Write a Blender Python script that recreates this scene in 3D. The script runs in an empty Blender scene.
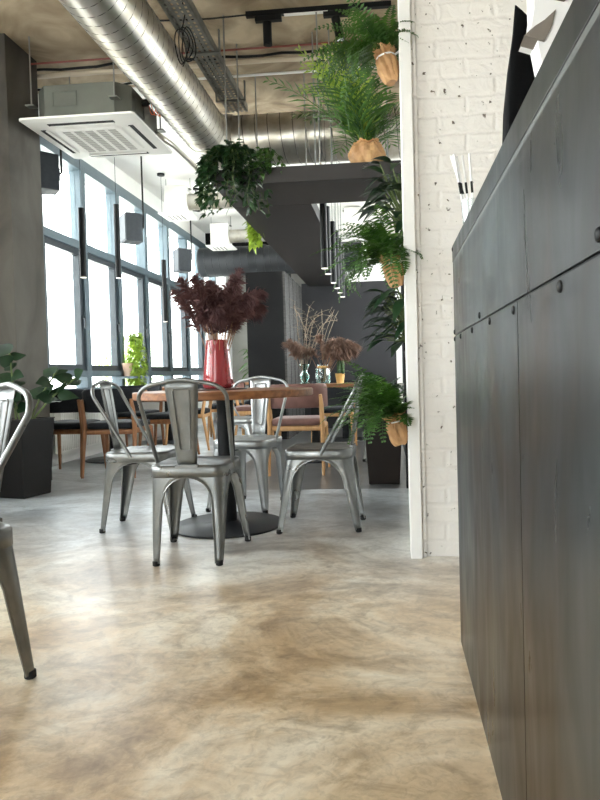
import bpy, math, random
from mathutils import Vector, Matrix, noise
PI = math.pi
S = bpy.context.scene
COL = S.collection
V = Vector

# ---------------------------------------------------------------- camera
CAM_H = 0.86
yaw, pitch, roll = math.radians(5.0), math.radians(-1.5), math.radians(1.5)
Fv = V((-math.sin(yaw) * math.cos(pitch), math.cos(yaw) * math.cos(pitch), math.sin(pitch)))
r0 = V((math.cos(yaw), math.sin(yaw), 0)); u0 = r0.cross(Fv)
rv = r0 * math.cos(roll) - u0 * math.sin(roll)
uv = r0 * math.sin(roll) + u0 * math.cos(roll)
cam_d = bpy.data.cameras.new('camera'); cam = bpy.data.objects.new('camera', cam_d); COL.objects.link(cam)
M = Matrix.Identity(4)
for i in range(3):
    M[i][0] = rv[i]; M[i][1] = uv[i]; M[i][2] = -Fv[i]
M[0][3], M[1][3], M[2][3] = 0, 0, CAM_H
cam.matrix_world = M
cam_d.sensor_fit = 'VERTICAL'; cam_d.sensor_height = 32; cam_d.lens = 32 * 650 / 800
cam_d.shift_x = (300 - 334) / 800.0; cam_d.shift_y = -(400 - 391) / 800.0
cam_d.clip_start = 0.02; cam_d.clip_end = 200
S.camera = cam

# ---------------------------------------------------------------- light
w = bpy.data.worlds.new('daylight'); S.world = w; w.use_nodes = True
bg = w.node_tree.nodes['Background']; bg.inputs[0].default_value = (0.95, 0.975, 1.0, 1); bg.inputs[1].default_value = 6.0
sun_d = bpy.data.lights.new('sun', 'SUN'); sun_d.energy = 20.0; sun_d.angle = 0.01; sun_d.color = (1, 0.95, 0.86)
sun = bpy.data.objects.new('sun', sun_d); COL.objects.link(sun); sun.rotation_euler = (0.25, math.radians(38), 0)   # from the right, over the roof: falls on the street only
S.view_settings.view_transform = 'Standard'; S.view_settings.look = 'None'
S.view_settings.gamma = 1.0; S.view_settings.use_curve_mapping = False
S.view_settings.exposure = 1.05
S.cycles.max_bounces = 8; S.cycles.diffuse_bounces = 5; S.cycles.transparent_max_bounces = 24
S.cycles.use_denoising = True
S.cycles.sample_clamp_indirect = 6.0

def portal(loc, rot, sx, sy):
    d = bpy.data.lights.new('window_portal', 'AREA'); d.shape = 'RECTANGLE'; d.size = sx; d.size_y = sy
    d.cycles.is_portal = True
    o = bpy.data.objects.new('window_portal', d); COL.objects.link(o); o.location = loc; o.rotation_euler = rot
portal((-3.62, 8.7, 2.0), (0, -PI / 2, 0), 2.6, 7.2)
portal((-3.62, 2.14, 2.0), (0, -PI / 2, 0), 2.6, 4.4)
portal((0.7, 8.9, 1.95), (0, PI / 2, 0), 2.3, 6.4)
portal((-2.05, -3.2, 1.8), (PI / 2, 0, 0), 2.1, 2.6)

# ---------------------------------------------------------------- helpers
class MB:
    def __init__(s): s.v = []; s.f = []
    def add(s, vs, fs):
        n = len(s.v); s.v += [tuple(p) for p in vs]; s.f += [tuple(i + n for i in f) for f in fs]
    def box(s, x0, x1, y0, y1, z0, z1, rz=0, piv=None):
        vs = [V((x, y, z)) for x in (x0, x1) for y in (y0, y1) for z in (z0, z1)]
        if rz:
            piv = V(piv) if piv else V(((x0 + x1) / 2, (y0 + y1) / 2, 0)); R = Matrix.Rotation(rz, 3, 'Z')
            vs = [R @ (p - piv) + piv for p in vs]
        s.add(vs, [(0, 1, 3, 2), (4, 6, 7, 5), (0, 4, 5, 1), (2, 3, 7, 6), (0, 2, 6, 4), (1, 5, 7, 3)])
        return s
    def hexa(s, b, t):      # bottom 4 points, top 4 points
        s.add(list(b) + list(t), [(3, 2, 1, 0), (4, 5, 6, 7), (0, 1, 5, 4), (1, 2, 6, 5), (2, 3, 7, 6), (3, 0, 4, 7)]); return s
    def rings(s, rs, closed=True, caps=True):
        n = len(rs[0]); vs = [p for r in rs for p in r]; fs = []
        for i in range(len(rs) - 1):
            for j in range(n if closed else n - 1):
                k = (j + 1) % n; fs.append((i * n + j, i * n + k, (i + 1) * n + k, (i + 1) * n + j))
        if caps and closed:
            fs.append(tuple(range(n - 1, -1, -1))); fs.append(tuple(range((len(rs) - 1) * n, len(rs) * n)))
        s.add(vs, fs); return s
    def tube(s, pts, r, n=8, caps=True, flat=1.0):
        pts = [V(p) for p in pts]; m = len(pts); rr = r if isinstance(r, (list, tuple)) else [r] * m
        ref = V((0, 0, 1)); t = (pts[1] - pts[0]).normalized()
        if abs(t.z) > 0.9: ref = V((1, 0, 0))
        nx = t.cross(ref).normalized(); rs = []
        for i, p in enumerate(pts):
            t = (pts[min(i + 1, m - 1)] - pts[max(i - 1, 0)])
            t = t.normalized() if t.length > 1e-9 else V((0, 0, 1))
            nx = (nx - t * nx.dot(t)).normalized(); ny = t.cross(nx)
            rs.append([p + (nx * math.cos(2 * PI * j / n) + ny * math.sin(2 * PI * j / n) * flat) * rr[i] for j in range(n)])
        return s.rings(rs, True, caps)
    def lathe(s, prof, c=(0, 0, 0), n=32, caps=True):
        rs = [[V((c[0] + r * math.cos(2 * PI * j / n), c[1] + r * math.sin(2 * PI * j / n), c[2] + z)) for j in range(n)] for r, z in prof]
        return s.rings(rs, True, caps)
    def build(s, name, mat, parent=None, loc=(0, 0, 0), rz=0, smooth=35, bevel=0, solid=0, sub=0):
        me = bpy.data.meshes.new(name); me.from_pydata(s.v, [], s.f); me.update()
        if smooth:
            me.shade_smooth()
            if smooth < 180: me.set_sharp_from_angle(angle=math.radians(smooth))
        me.materials.append(mat)
        o = bpy.data.objects.new(name, me); COL.objects.link(o)
        o.location = loc; o.rotation_euler = (0, 0, rz)
        if parent: o.parent = parent
        if solid: md = o.modifiers.new('s', 'SOLIDIFY'); md.thickness = solid; md.offset = -1
        if bevel: md = o.modifiers.new('b', 'BEVEL'); md.width = bevel; md.segments = 2; md.limit_method = 'ANGLE'; md.angle_limit = 0.7
        if sub: md = o.modifiers.new('u', 'SUBSURF'); md.levels = sub; md.render_levels = sub
        return o

def tag(o, label=None, cat=None, group=None, kind=None):
    if label: o['label'] = label
    if cat: o['category'] = cat
    if group: o['group'] = group
    if kind: o['kind'] = kind
    return o
def thing(name, label, cat, loc=(0, 0, 0), rz=0, group=None):
    o = bpy.data.objects.new(name, None); COL.objects.link(o); o.empty_display_size = 0.1
    o.location = loc; o.rotation_euler = (0, 0, rz); return tag(o, label, cat, group)
def struct(name, mb, mat, **k):
    return tag(mb.build(name, mat, **k), kind='structure')
def copy_tree(o, parent=None):
    c = o.copy(); COL.objects.link(c)
    if parent: c.parent = parent
    for ch in [x for x in COL.objects if x.parent == o]: copy_tree(ch, c)
    return c
def face(fx, fy): return math.atan2(-fx, fy)

# ---------------------------------------------------------------- materials
def mat(name, c, rough=0.6, metal=0.0, c2=None, scale=4.0, bump=0.0, bscale=30.0, detail=6, stretch=(1, 1, 1), spec=0.5,
        trans=0.0, coat=0.0, lo=0.35, hi=0.65, rough2=None, sheen=0, distort=0.0):
    m = bpy.data.materials.new(name); m.use_nodes = True; nt = m.node_tree; b = nt.nodes['Principled BSDF']
    b.inputs['Base Color'].default_value = (*c, 1); b.inputs['Roughness'].default_value = rough
    b.inputs['Metallic'].default_value = metal; b.inputs['Specular IOR Level'].default_value = spec
    b.inputs['Coat Weight'].default_value = coat; b.inputs['Transmission Weight'].default_value = trans
    b.inputs['Sheen Weight'].default_value = sheen
    tc = nt.nodes.new('ShaderNodeTexCoord'); mp = nt.nodes.new('ShaderNodeMapping'); mp.inputs['Scale'].default_value = stretch
    nt.links.new(tc.outputs['Object'], mp.inputs[0])
    if c2 is not None or rough2 is not None:
        n = nt.nodes.new('ShaderNodeTexNoise'); n.inputs['Scale'].default_value = scale; n.inputs['Detail'].default_value = detail
        n.inputs['Distortion'].default_value = distort
        nt.links.new(mp.outputs[0], n.inputs[0])
        r = nt.nodes.new('ShaderNodeMapRange'); r.inputs[1].default_value = lo; r.inputs[2].default_value = hi
        nt.links.new(n.outputs[0], r.inputs[0])
        if c2 is not None:
            x = nt.nodes.new('ShaderNodeMix'); x.data_type = 'RGBA'; x.inputs[6].default_value = (*c, 1); x.inputs[7].default_value = (*c2, 1)
            nt.links.new(r.outputs[0], x.inputs[0]); nt.links.new(x.outputs[2], b.inputs['Base Color'])
        if rough2 is not None:
            q = nt.nodes.new('ShaderNodeMapRange'); q.inputs[3].default_value = rough; q.inputs[4].default_value = rough2
            nt.links.new(r.outputs[0], q.inputs[0]); nt.links.new(q.outputs[0], b.inputs['Roughness'])
    if bump:
        n = nt.nodes.new('ShaderNodeTexNoise'); n.inputs['Scale'].default_value = bscale; n.inputs['Detail'].default_value = 5
        nt.links.new(mp.outputs[0], n.inputs[0]); bp = nt.nodes.new('ShaderNodeBump'); bp.inputs['Strength'].default_value = bump
        bp.inputs['Distance'].default_value = 0.01
        nt.links.new(n.outputs[0], bp.inputs['Height']); nt.links.new(bp.outputs[0], b.inputs['Normal'])
    return m

def floor_mat():
    m = bpy.data.materials.new('microcement_floor'); m.use_nodes = True; nt = m.node_tree; N = nt.nodes.new; L = nt.links.new
    b = nt.nodes['Principled BSDF']; tc = N('ShaderNodeTexCoord')
    def nz(scale, detail, dist, sy=(1, 1, 1)):
        mp = N('ShaderNodeMapping'); mp.inputs['Scale'].default_value = sy; L(tc.outputs['Object'], mp.inputs[0])
        n = N('ShaderNodeTexNoise'); n.inputs['Scale'].default_value = scale; n.inputs['Detail'].default_value = detail
        n.inputs['Distortion'].default_value = dist; n.inputs['Roughness'].default_value = 0.68; L(mp.outputs[0], n.inputs[0]); return n
    def ramp(n, stops):
        r = N('ShaderNodeValToRGB'); e = r.color_ramp.elements
        e[0].position, e[0].color = stops[0][0], (*stops[0][1], 1); e[1].position, e[1].color = stops[-1][0], (*stops[-1][1], 1)
        for p, c in stops[1:-1]:
            q = e.new(p); q.color = (*c, 1)
        L(n.outputs[0], r.inputs[0]); return r
    def mix(a, c, f, mode='MIX'):
        x = N('ShaderNodeMix'); x.data_type = 'RGBA'; x.blend_type = mode
        if isinstance(f, float): x.inputs[0].default_value = f
        else: L(f, x.inputs[0])
        L(a, x.inputs[6]); L(c, x.inputs[7]); return x.outputs[2]
    big = ramp(nz(1.1, 9, 0.7, (1, 1.3, 1)), [(0.32, (0.28, 0.165, 0.078)), (0.43, (0.52, 0.36, 0.195)), (0.51, (0.72, 0.56, 0.37)), (0.60, (0.88, 0.78, 0.62))])
    mid = ramp(nz(5.0, 12, 1.0, (1, 1.5, 1)), [(0.36, (0.55, 0.50, 0.44)), (0.5, (0.86, 0.85, 0.83)), (0.66, (1, 1, 1))])
    col = mix(big.outputs[0], mid.outputs[0], 0.9, 'MULTIPLY')
    fine = ramp(nz(26, 8, 0.9), [(0.38, (0.68, 0.66, 0.63)), (0.52, (1, 1, 1))])
    col = mix(col, fine.outputs[0], 0.6, 'MULTIPLY')
    # trowel lines and cracks
    vo = N('ShaderNodeTexVoronoi'); vo.feature = 'DISTANCE_TO_EDGE'; vo.inputs['Scale'].default_value = 1.1
    dn = nz(1.6, 6, 0.0); av = N('ShaderNodeVectorMath'); av.operation = 'ADD'; sc = N('ShaderNodeVectorMath'); sc.operation = 'SCALE'; sc.inputs['Scale'].default_value = 1.1
    L(dn.outputs['Color'], sc.inputs[0]); L(tc.outputs['Object'], av.inputs[0]); L(sc.outputs[0], av.inputs[1]); L(av.outputs[0], vo.inputs[0])
    cr = ramp(vo, [(0.0, (0.62, 0.58, 0.53)), (0.010, (1, 1, 1))]); pass
    # cool daylight painted into the floor colour, greyer toward the far end
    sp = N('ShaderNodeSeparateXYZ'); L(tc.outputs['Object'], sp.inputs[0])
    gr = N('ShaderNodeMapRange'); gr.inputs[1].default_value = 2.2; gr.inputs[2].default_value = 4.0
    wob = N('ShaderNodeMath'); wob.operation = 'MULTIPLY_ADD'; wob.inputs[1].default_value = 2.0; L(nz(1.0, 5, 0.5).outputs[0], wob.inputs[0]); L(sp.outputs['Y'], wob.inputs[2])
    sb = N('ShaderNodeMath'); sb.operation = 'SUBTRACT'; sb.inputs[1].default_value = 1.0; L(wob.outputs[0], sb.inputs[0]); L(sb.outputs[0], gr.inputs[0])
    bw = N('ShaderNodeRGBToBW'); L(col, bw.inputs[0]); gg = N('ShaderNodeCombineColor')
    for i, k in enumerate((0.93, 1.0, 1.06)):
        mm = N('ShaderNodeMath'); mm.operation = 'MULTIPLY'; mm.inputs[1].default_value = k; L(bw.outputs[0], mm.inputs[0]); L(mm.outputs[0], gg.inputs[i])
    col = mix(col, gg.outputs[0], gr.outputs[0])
    # tile strip
    br = N('ShaderNodeTexBrick'); br.offset = 0.5; br.inputs['Scale'].default_value = 1.0; br.inputs['Brick Width'].default_value = 1.2
    br.inputs['Row Height'].default_value = 0.6; br.inputs['Mortar Size'].default_value = 0.006
    br.inputs['Color1'].default_value = (0.10, 0.105, 0.11, 1); br.inputs['Color2'].default_value = (0.13, 0.135, 0.14, 1); br.inputs['Mortar'].default_value = (0.05, 0.05, 0.05, 1)
    bm_ = N('ShaderNodeMapping'); bm_.inputs['Location'].default_value = (0.25, 0.58, 0); L(tc.outputs['Object'], bm_.inputs[0]); L(bm_.outputs[0], br.inputs[0])
    gx = N('ShaderNodeMath'); gx.operation = 'GREATER_THAN'; gx.inputs[1].default_value = -1.45; L(sp.outputs['X'], gx.inputs[0])
    gy = N('ShaderNodeMath'); gy.operation = 'GREATER_THAN'; gy.inputs[1].default_value = 4.82; L(sp.outputs['Y'], gy.inputs[0])
    ml = N('ShaderNodeMath'); ml.operation = 'MULTIPLY'; L(gx.outputs[0], ml.inputs[0]); L(gy.outputs[0], ml.inputs[1])
    tv = mix(br.outputs[0], mid.outputs[0], 0.6, 'MULTIPLY')
    col = mix(col, tv, ml.outputs[0]); L(col, b.inputs['Base Color'])
    rr = N('ShaderNodeMapRange'); rr.inputs[1].default_value = 0.3; rr.inputs[2].default_value = 0.7; rr.inputs[3].default_value = 0.30; rr.inputs[4].default_value = 0.46
    b.inputs['Coat Weight'].default_value = 1.0; b.inputs['Coat Roughness'].default_value = 0.33
    L(nz(2.0, 6, 1.5).outputs[0], rr.inputs[0]); L(rr.outputs[0], b.inputs['Roughness'])
    bp = N('ShaderNodeBump'); bp.inputs['Strength'].default_value = 0.12; bp.inputs['Distance'].default_value = 0.01
    L(nz(14, 6, 1.0).outputs[0], bp.inputs['Height']); L(bp.outputs[0], b.inputs['Normal'])
    b.inputs['Specular IOR Level'].default_value = 0.55
    return m

def brick_mat():
    m = bpy.data.materials.new('white_brick'); m.use_nodes = True; nt = m.node_tree; N = nt.nodes.new; L = nt.links.new
    b = nt.nodes['Principled BSDF']; tc = N('ShaderNodeTexCoord'); sp = N('ShaderNodeSeparateXYZ'); L(tc.outputs['Object'], sp.inputs[0])
    cb = N('ShaderNodeCombineXYZ'); L(sp.outputs['X'], cb.inputs[0]); L(sp.outputs['Z'], cb.inputs[1])
    n0 = N('ShaderNodeTexNoise'); n0.inputs['Scale'].default_value = 9; n0.inputs['Detail'].default_value = 4; L(tc.outputs['Object'], n0.inputs[0])
    sc = N('ShaderNodeVectorMath'); sc.operation = 'SCALE'; sc.inputs['Scale'].default_value = 0.03; L(n0.outputs['Color'], sc.inputs[0])
    ad = N('ShaderNodeVectorMath'); L(cb.outputs[0], ad.inputs[0]); L(sc.outputs[0], ad.inputs[1])
    br = N('ShaderNodeTexBrick'); br.inputs['Scale'].default_value = 1; br.inputs['Brick Width'].default_value = 0.26; br.inputs['Row Height'].default_value = 0.085
    br.inputs['Mortar Size'].default_value = 0.016; br.inputs['Mortar Smooth'].default_value = 0.9
    br.inputs['Color1'].default_value = (1, 1, 1, 1); br.inputs['Color2'].default_value = (.9, .9, .9, 1); br.inputs['Mortar'].default_value = (0, 0, 0, 1)
    L(ad.outputs[0], br.inputs[0])
    n1 = N('ShaderNodeTexNoise'); n1.inputs['Scale'].default_value = 16; n1.inputs['Detail'].default_value = 8; n1.inputs['Distortion'].default_value = 1.0; L(tc.outputs['Object'], n1.inputs[0])
    n2 = N('ShaderNodeTexNoise'); n2.inputs['Scale'].default_value = 34; n2.inputs['Detail'].default_value = 3; L(tc.outputs['Object'], n2.inputs[0])
    pit = N('ShaderNodeMapRange'); pit.inputs[1].default_value = 0.67; pit.inputs[2].default_value = 0.70; L(n2.outputs[0], pit.inputs[0])
    h = N('ShaderNodeMix'); h.data_type = 'FLOAT'; h.inputs[0].default_value = 0.72; L(br.outputs[0], h.inputs[2]); L(n1.outputs[0], h.inputs[3])
    hs = N('ShaderNodeMath'); hs.operation = 'SUBTRACT'; L(h.outputs[0], hs.inputs[0]); L(pit.outputs[0], hs.inputs[1])
    bp = N('ShaderNodeBump'); bp.inputs['Strength'].default_value = 0.9; bp.inputs['Distance'].default_value = 0.012
    L(hs.outputs[0], bp.inputs['Height']); L(bp.outputs[0], b.inputs['Normal'])
    mx = N('ShaderNodeMix'); mx.data_type = 'RGBA'; mx.inputs[6].default_value = (0.84, 0.82, 0.79, 1); mx.inputs[7].default_value = (0.16, 0.13, 0.11, 1)
    L(pit.outputs[0], mx.inputs[0]); L(mx.outputs[2], b.inputs['Base Color']); b.inputs['Roughness'].default_value = 0.7
    return m

def steel_mat():
    m = bpy.data.materials.new('blackened_steel'); m.use_nodes = True; nt = m.node_tree; N = nt.nodes.new; L = nt.links.new
    b = nt.nodes['Principled BSDF']; tc = N('ShaderNodeTexCoord')
    def nz(scale, sc, detail=6, dist=0.6):
        mp = N('ShaderNodeMapping'); mp.inputs['Scale'].default_value = sc; L(tc.outputs['Object'], mp.inputs[0])
        n = N('ShaderNodeTexNoise'); n.inputs['Scale'].default_value = scale; n.inputs['Detail'].default_value = detail; n.inputs['Distortion'].default_value = dist
        L(mp.outputs[0], n.inputs[0]); return n
    r = N('ShaderNodeValToRGB'); e = r.color_ramp.elements
    e[0].position = 0.32; e[0].color = (0.032, 0.025, 0.021, 1); e[1].position = 0.7; e[1].color = (0.085, 0.098, 0.103, 1)
    q = e.new(0.5); q.color = (0.048, 0.048, 0.048, 1); q = e.new(0.42); q.color = (0.056, 0.040, 0.030, 1)
    L(nz(1.6, (1, 1.6, 0.8)).outputs[0], r.inputs[0])
    r2 = N('ShaderNodeMapRange'); r2.inputs[1].default_value = 0.35; r2.inputs[2].default_value = 0.7; r2.inputs[3].default_value = 0.85; r2.inputs[4].default_value = 1.12
    L(nz(9, (1, 2.2, 0.5)).outputs[0], r2.inputs[0])
    mu = N('ShaderNodeVectorMath'); mu.operation = 'SCALE'; L(r.outputs[0], mu.inputs[0]); L(r2.outputs[0], mu.inputs['Scale'])
    L(mu.outputs[0], b.inputs['Base Color'])
    b.inputs['Metallic'].default_value = 0.75; b.inputs['Specular IOR Level'].default_value = 0.6
    rr = N('ShaderNodeMapRange'); rr.inputs[1].default_value = 0.3; rr.inputs[2].default_value = 0.7; rr.inputs[3].default_value = 0.26; rr.inputs[4].default_value = 0.42
    L(nz(5, (1, 2, 0.6)).outputs[0], rr.inputs[0]); L(rr.outputs[0], b.inputs['Roughness'])
    bp = N('ShaderNodeBump'); bp.inputs['Strength'].default_value = 0.06; L(nz(3, (1, 1, 0.6), 3).outputs[0], bp.inputs['Height']); L(bp.outputs[0], b.inputs['Normal'])
    return m

def glass_mat(name, tint=(1, 1, 1), gl=0.08, rough=0.02):
    m = bpy.data.materials.new(name); m.use_nodes = True; nt = m.node_tree; N = nt.nodes.new; L = nt.links.new
    nt.nodes.remove(nt.nodes['Principled BSDF']); out = nt.nodes['Material Output']
    t = N('ShaderNodeBsdfTransparent'); t.inputs[0].default_value = (*tint, 1); g = N('ShaderNodeBsdfGlossy'); g.inputs['Roughness'].default_value = rough
    lw = N('ShaderNodeLayerWeight'); lw.inputs[0].default_value = 0.35; mr = N('ShaderNodeMapRange'); mr.inputs[3].default_value = gl * 0.5; mr.inputs[4].default_value = min(1, gl * 6)
    L(lw.outputs['Facing'], mr.inputs[0])
    x = N('ShaderNodeMixShader'); L(mr.outputs[0], x.inputs[0]); L(t.outputs[0], x.inputs[1]); L(g.outputs[0], x.inputs[2]); L(x.outputs[0], out.inputs[0])
    return m

def leafmat(name, c, c2, tl=0.35, rough=0.45):
    m = mat(name, c, rough, 0, c2, scale=14, detail=3); nt = m.node_tree; b = nt.nodes['Principled BSDF']; out = nt.nodes['Material Output']
    t = nt.nodes.new('ShaderNodeBsdfTranslucent'); t.inputs[0].default_value = (c2[0] * 1.6, c2[1] * 1.6, c2[2], 1)
    x = nt.nodes.new('ShaderNodeMixShader'); x.inputs[0].default_value = tl
    nt.links.new(b.outputs[0], x.inputs[1]); nt.links.new(t.outputs[0], x.inputs[2]); nt.links.new(x.outputs[0], out.inputs[0]); return m

def emit(name, c, s):
    m = bpy.data.materials.new(name); m.use_nodes = True; b = m.node_tree.nodes['Principled BSDF']
    b.inputs['Emission Color'].default_value = (*c, 1); b.inputs['Emission Strength'].default_value = s; b.inputs['Base Color'].default_value = (*c, 1); return m

SEAM = mat('duct_seam_zinc', (0.10, 0.095, 0.085), 0.5, 0.7); EDGE = mat('lit_steel_edge', (0.16, 0.165, 0.16), 0.45, 0.7)  # EDGE: steel lightened to paint the highlight on the counter lip
FLOOR = floor_mat(); BRICK = brick_mat(); STEEL = steel_mat()
CONC = mat('raw_concrete', (0.17, 0.12, 0.07), 0.8, 0, (0.52, 0.42, 0.29), scale=1.9, detail=14, distort=1.4, lo=0.32, hi=0.66, bump=0.35, bscale=9, stretch=(1, 1, 1))
CONC_D = mat('dark_concrete', (0.055, 0.05, 0.042), 0.85, 0, (0.12, 0.11, 0.095), scale=2.0, detail=9, distort=0.6, bump=0.35, bscale=14, stretch=(1, 1, 0.6))
CONC_P = mat('pale_concrete', (0.24, 0.235, 0.21), 0.8, 0, (0.36, 0.35, 0.32), scale=2.4, detail=8, distort=0.6, bump=0.2, bscale=14)
WHITE_C = mat('white_plaster', (0.86, 0.85, 0.82), 0.75, 0, (0.80, 0.79, 0.76), scale=1.5, bump=0.1, bscale=8)
WHITE_P = mat('white_paint', (0.88, 0.875, 0.86), 0.45, 0, (0.84, 0.835, 0.82), scale=5, bump=0.06)
DGREY = mat('charcoal_paint', (0.026, 0.026, 0.029), 0.6, 0, (0.032, 0.032, 0.035), spec=0.3, scale=2, bump=0.08, bscale=20)
SOFF = mat('dark_lacquered_steel', (0.025, 0.022, 0.021), 0.5, 0.0, (0.030, 0.027, 0.026), spec=0.35, scale=2)
BLACKW = mat('black_wall_paint', (0.005, 0.005, 0.0055), 0.7, 0, (0.008, 0.008, 0.0085), spec=0.2, scale=3, bump=0.1)
PLANK = mat('grey_stained_planks', (0.03, 0.028, 0.027), 0.7, 0, (0.07, 0.066, 0.063), scale=6, stretch=(1, 1, 12), bump=0.3, bscale=12)
FRAME = mat('slate_window_frame', (0.10, 0.14, 0.165), 0.4, 0.1, (0.12, 0.16, 0.185), scale=4)
SASH = mat('dark_window_sash', (0.03, 0.04, 0.048), 0.4, 0.1)
GLASS = glass_mat('window_glass', (0.98, 1, 0.99), 0.06)
CHROME = mat('galvanised_chair_steel', (0.25, 0.255, 0.25), 0.27, 0.9, (0.18, 0.185, 0.18), scale=7, rough2=0.48)
CHROME_L = mat('pale_chair_steel', (0.42, 0.43, 0.43), 0.3, 0.85, (0.33, 0.34, 0.34), scale=7, rough2=0.42)
DUCT = mat('galvanised_duct', (0.62, 0.60, 0.55), 0.30, 0.95, (0.40, 0.36, 0.29), scale=3, rough2=0.42, bump=0.06, bscale=5, stretch=(2, 1, 2))
DUCT_B = mat('black_duct', (0.04, 0.043, 0.047), 0.38, 0.5)
ZINC = mat('zinc_tray', (0.22, 0.22, 0.20), 0.45, 0.7, (0.14, 0.14, 0.125), scale=12)
ROD = mat('threaded_rod_steel', (0.32, 0.32, 0.31), 0.4, 0.8)
WOODT = mat('table_oak', (0.16, 0.058, 0.02), 0.4, 0, (0.30, 0.125, 0.045), scale=5, stretch=(1, 9, 9), bump=0.1)
WOODC = mat('chair_walnut', (0.24, 0.095, 0.036), 0.45, 0, (0.34, 0.15, 0.06), scale=7, stretch=(7, 7, 1))
WOODL = mat('light_oak', (0.50, 0.27, 0.11), 0.45, 0, (0.6, 0.34, 0.15), scale=7, stretch=(7, 7, 1))
BLACK = mat('black_metal', (0.006, 0.0065, 0.007), 0.5, 0.2, spec=0.3)
BASEM = mat('black_base_plate', (0.012, 0.014, 0.017), 0.42, 0.3, (0.02, 0.022, 0.026), scale=8)
RUBBER = mat('black_rubber', (0.01, 0.01, 0.01), 0.8)
FAB_B = mat('black_upholstery', (0.006, 0.007, 0.010), 0.7, 0, (0.010, 0.012, 0.015), scale=60, bump=0.2, bscale=200, sheen=0.05, spec=0.3)
FAB_P = mat('dusty_rose_upholstery', (0.16, 0.075, 0.06), 0.75, 0, (0.20, 0.095, 0.078), scale=20, bump=0.2, bscale=200, sheen=0.2)
PLANTER = mat('anthracite_planter', (0.007, 0.0065, 0.006), 0.65, 0, (0.010, 0.009, 0.0085), spec=0.25, scale=4)
PLANTER_B = mat('brown_planter', (0.014, 0.009, 0.007), 0.6, 0, (0.018, 0.012, 0.009), spec=0.3, scale=4)
SOIL = mat('potting_soil', (0.03, 0.02, 0.012), 0.95, 0, (0.06, 0.04, 0.025), scale=40, bump=0.8, bscale=60)
KRAFT = mat('kraft_paper', (0.42, 0.22, 0.095), 0.6, 0, (0.66, 0.40, 0.19), scale=9, bump=0.5, bscale=22, distort=1)
TERRA = mat('pale_clay', (0.62, 0.42, 0.30), 0.7, 0, (0.68, 0.5, 0.38), scale=6)
GOLD = mat('ochre_ceramic', (0.62, 0.36, 0.10), 0.45, 0, (0.72, 0.46, 0.18), scale=18)
AC_W = mat('ac_white_plastic', (0.80, 0.79, 0.75), 0.45)
AC_G = mat('ac_grey_casing', (0.10, 0.107, 0.09), 0.5, 0.3, (0.13, 0.137, 0.118), scale=4)
SLOT = mat('dark_slot', (0.02, 0.02, 0.02), 0.8)
GRILL = mat('ac_grille_grey', (0.42, 0.41, 0.38), 0.6)
REDP = mat('red_pipe_paint', (0.20, 0.04, 0.028), 0.45)
PIPEP = mat('pale_pipe', (0.55, 0.47, 0.36), 0.5, 0.1)
SPK = mat('speaker_cabinet', (0.022, 0.028, 0.036), 0.6, 0, (0.03, 0.038, 0.046), scale=30)
DIFF = emit('lamp_diffuser', (1.0, 0.93, 0.84), 0.5)
FERN = leafmat('fern_green', (0.018, 0.06, 0.012), (0.06, 0.15, 0.02), 0.2)
PALM = leafmat('palm_green', (0.018, 0.06, 0.014), (0.07, 0.17, 0.02), 0.25)
DARKL = leafmat('dark_glossy_leaf', (0.006, 0.022, 0.008), (0.014, 0.045, 0.014), 0.1, 0.45)
IVY = leafmat('ivy_green', (0.008, 0.028, 0.009), (0.022, 0.065, 0.018), 0.15)
LIMEL = leafmat('lime_green', (0.12, 0.23, 0.02), (0.30, 0.40, 0.06), 0.3)
PALEG = leafmat('pale_tree_green', (0.25, 0.38, 0.16), (0.36, 0.5, 0.22), 0.3)
STEM = mat('plant_stem', (0.10, 0.14, 0.04), 0.6)
TWIG = mat('dry_twig', (0.20, 0.16, 0.11), 0.8, 0, (0.3, 0.25, 0.18), scale=20)
PAMP = mat('burgundy_pampas', (0.085, 0.034, 0.036), 0.85, 0, (0.15, 0.07, 0.065), scale=6)
PAMP_B = mat('brown_pampas', (0.15, 0.085, 0.06), 0.85, 0, (0.27, 0.17, 0.125), scale=8)
STRAWD = mat('dry_stalk', (0.28, 0.15, 0.08), 0.75)
PINKG = glass_mat('rose_glass', (0.80, 0.22, 0.24), 0.10, 0.06)
def _rose():
    nt = PINKG.node_tree; out = nt.nodes['Material Output']; old = out.inputs[0].links[0].from_socket
    d = nt.nodes.new('ShaderNodeBsdfDiffuse'); d.inputs[0].default_value = (0.55, 0.10, 0.11, 1); x = nt.nodes.new('ShaderNodeMixShader'); x.inputs[0].default_value = 0.38
    nt.links.new(old, x.inputs[1]); nt.links.new(d.outputs[0], x.inputs[2]); nt.links.new(x.outputs[0], out.inputs[0])
_rose()
TEALG = glass_mat('teal_glass', (0.66, 0.88, 0.86), 0.16, 0.05)
CLEARG = glass_mat('clear_glass', (0.93, 0.95, 0.95), 0.12, 0.04)
DARKPL = mat('dark_placemat', (0.05, 0.022, 0.016), 0.5)
RADW = mat('radiator_enamel', (0.75, 0.75, 0.72), 0.4)
BAGM = mat('black_paper_bag', (0.0015, 0.0016, 0.002), 0.6, spec=0.1, bump=0.4, bscale=14)
CARDW = mat('white_card', (0.86, 0.86, 0.86), 0.6)
CARDG = mat('taupe_lining', (0.23, 0.20, 0.175), 0.5, 0.2)
GROUND = mat('street_paving', (0.62, 0.61, 0.58), 0.9, 0, (0.70, 0.69, 0.66), scale=2)
ORANGE = mat('orange_tape', (0.8, 0.16, 0.04), 0.5)

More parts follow.
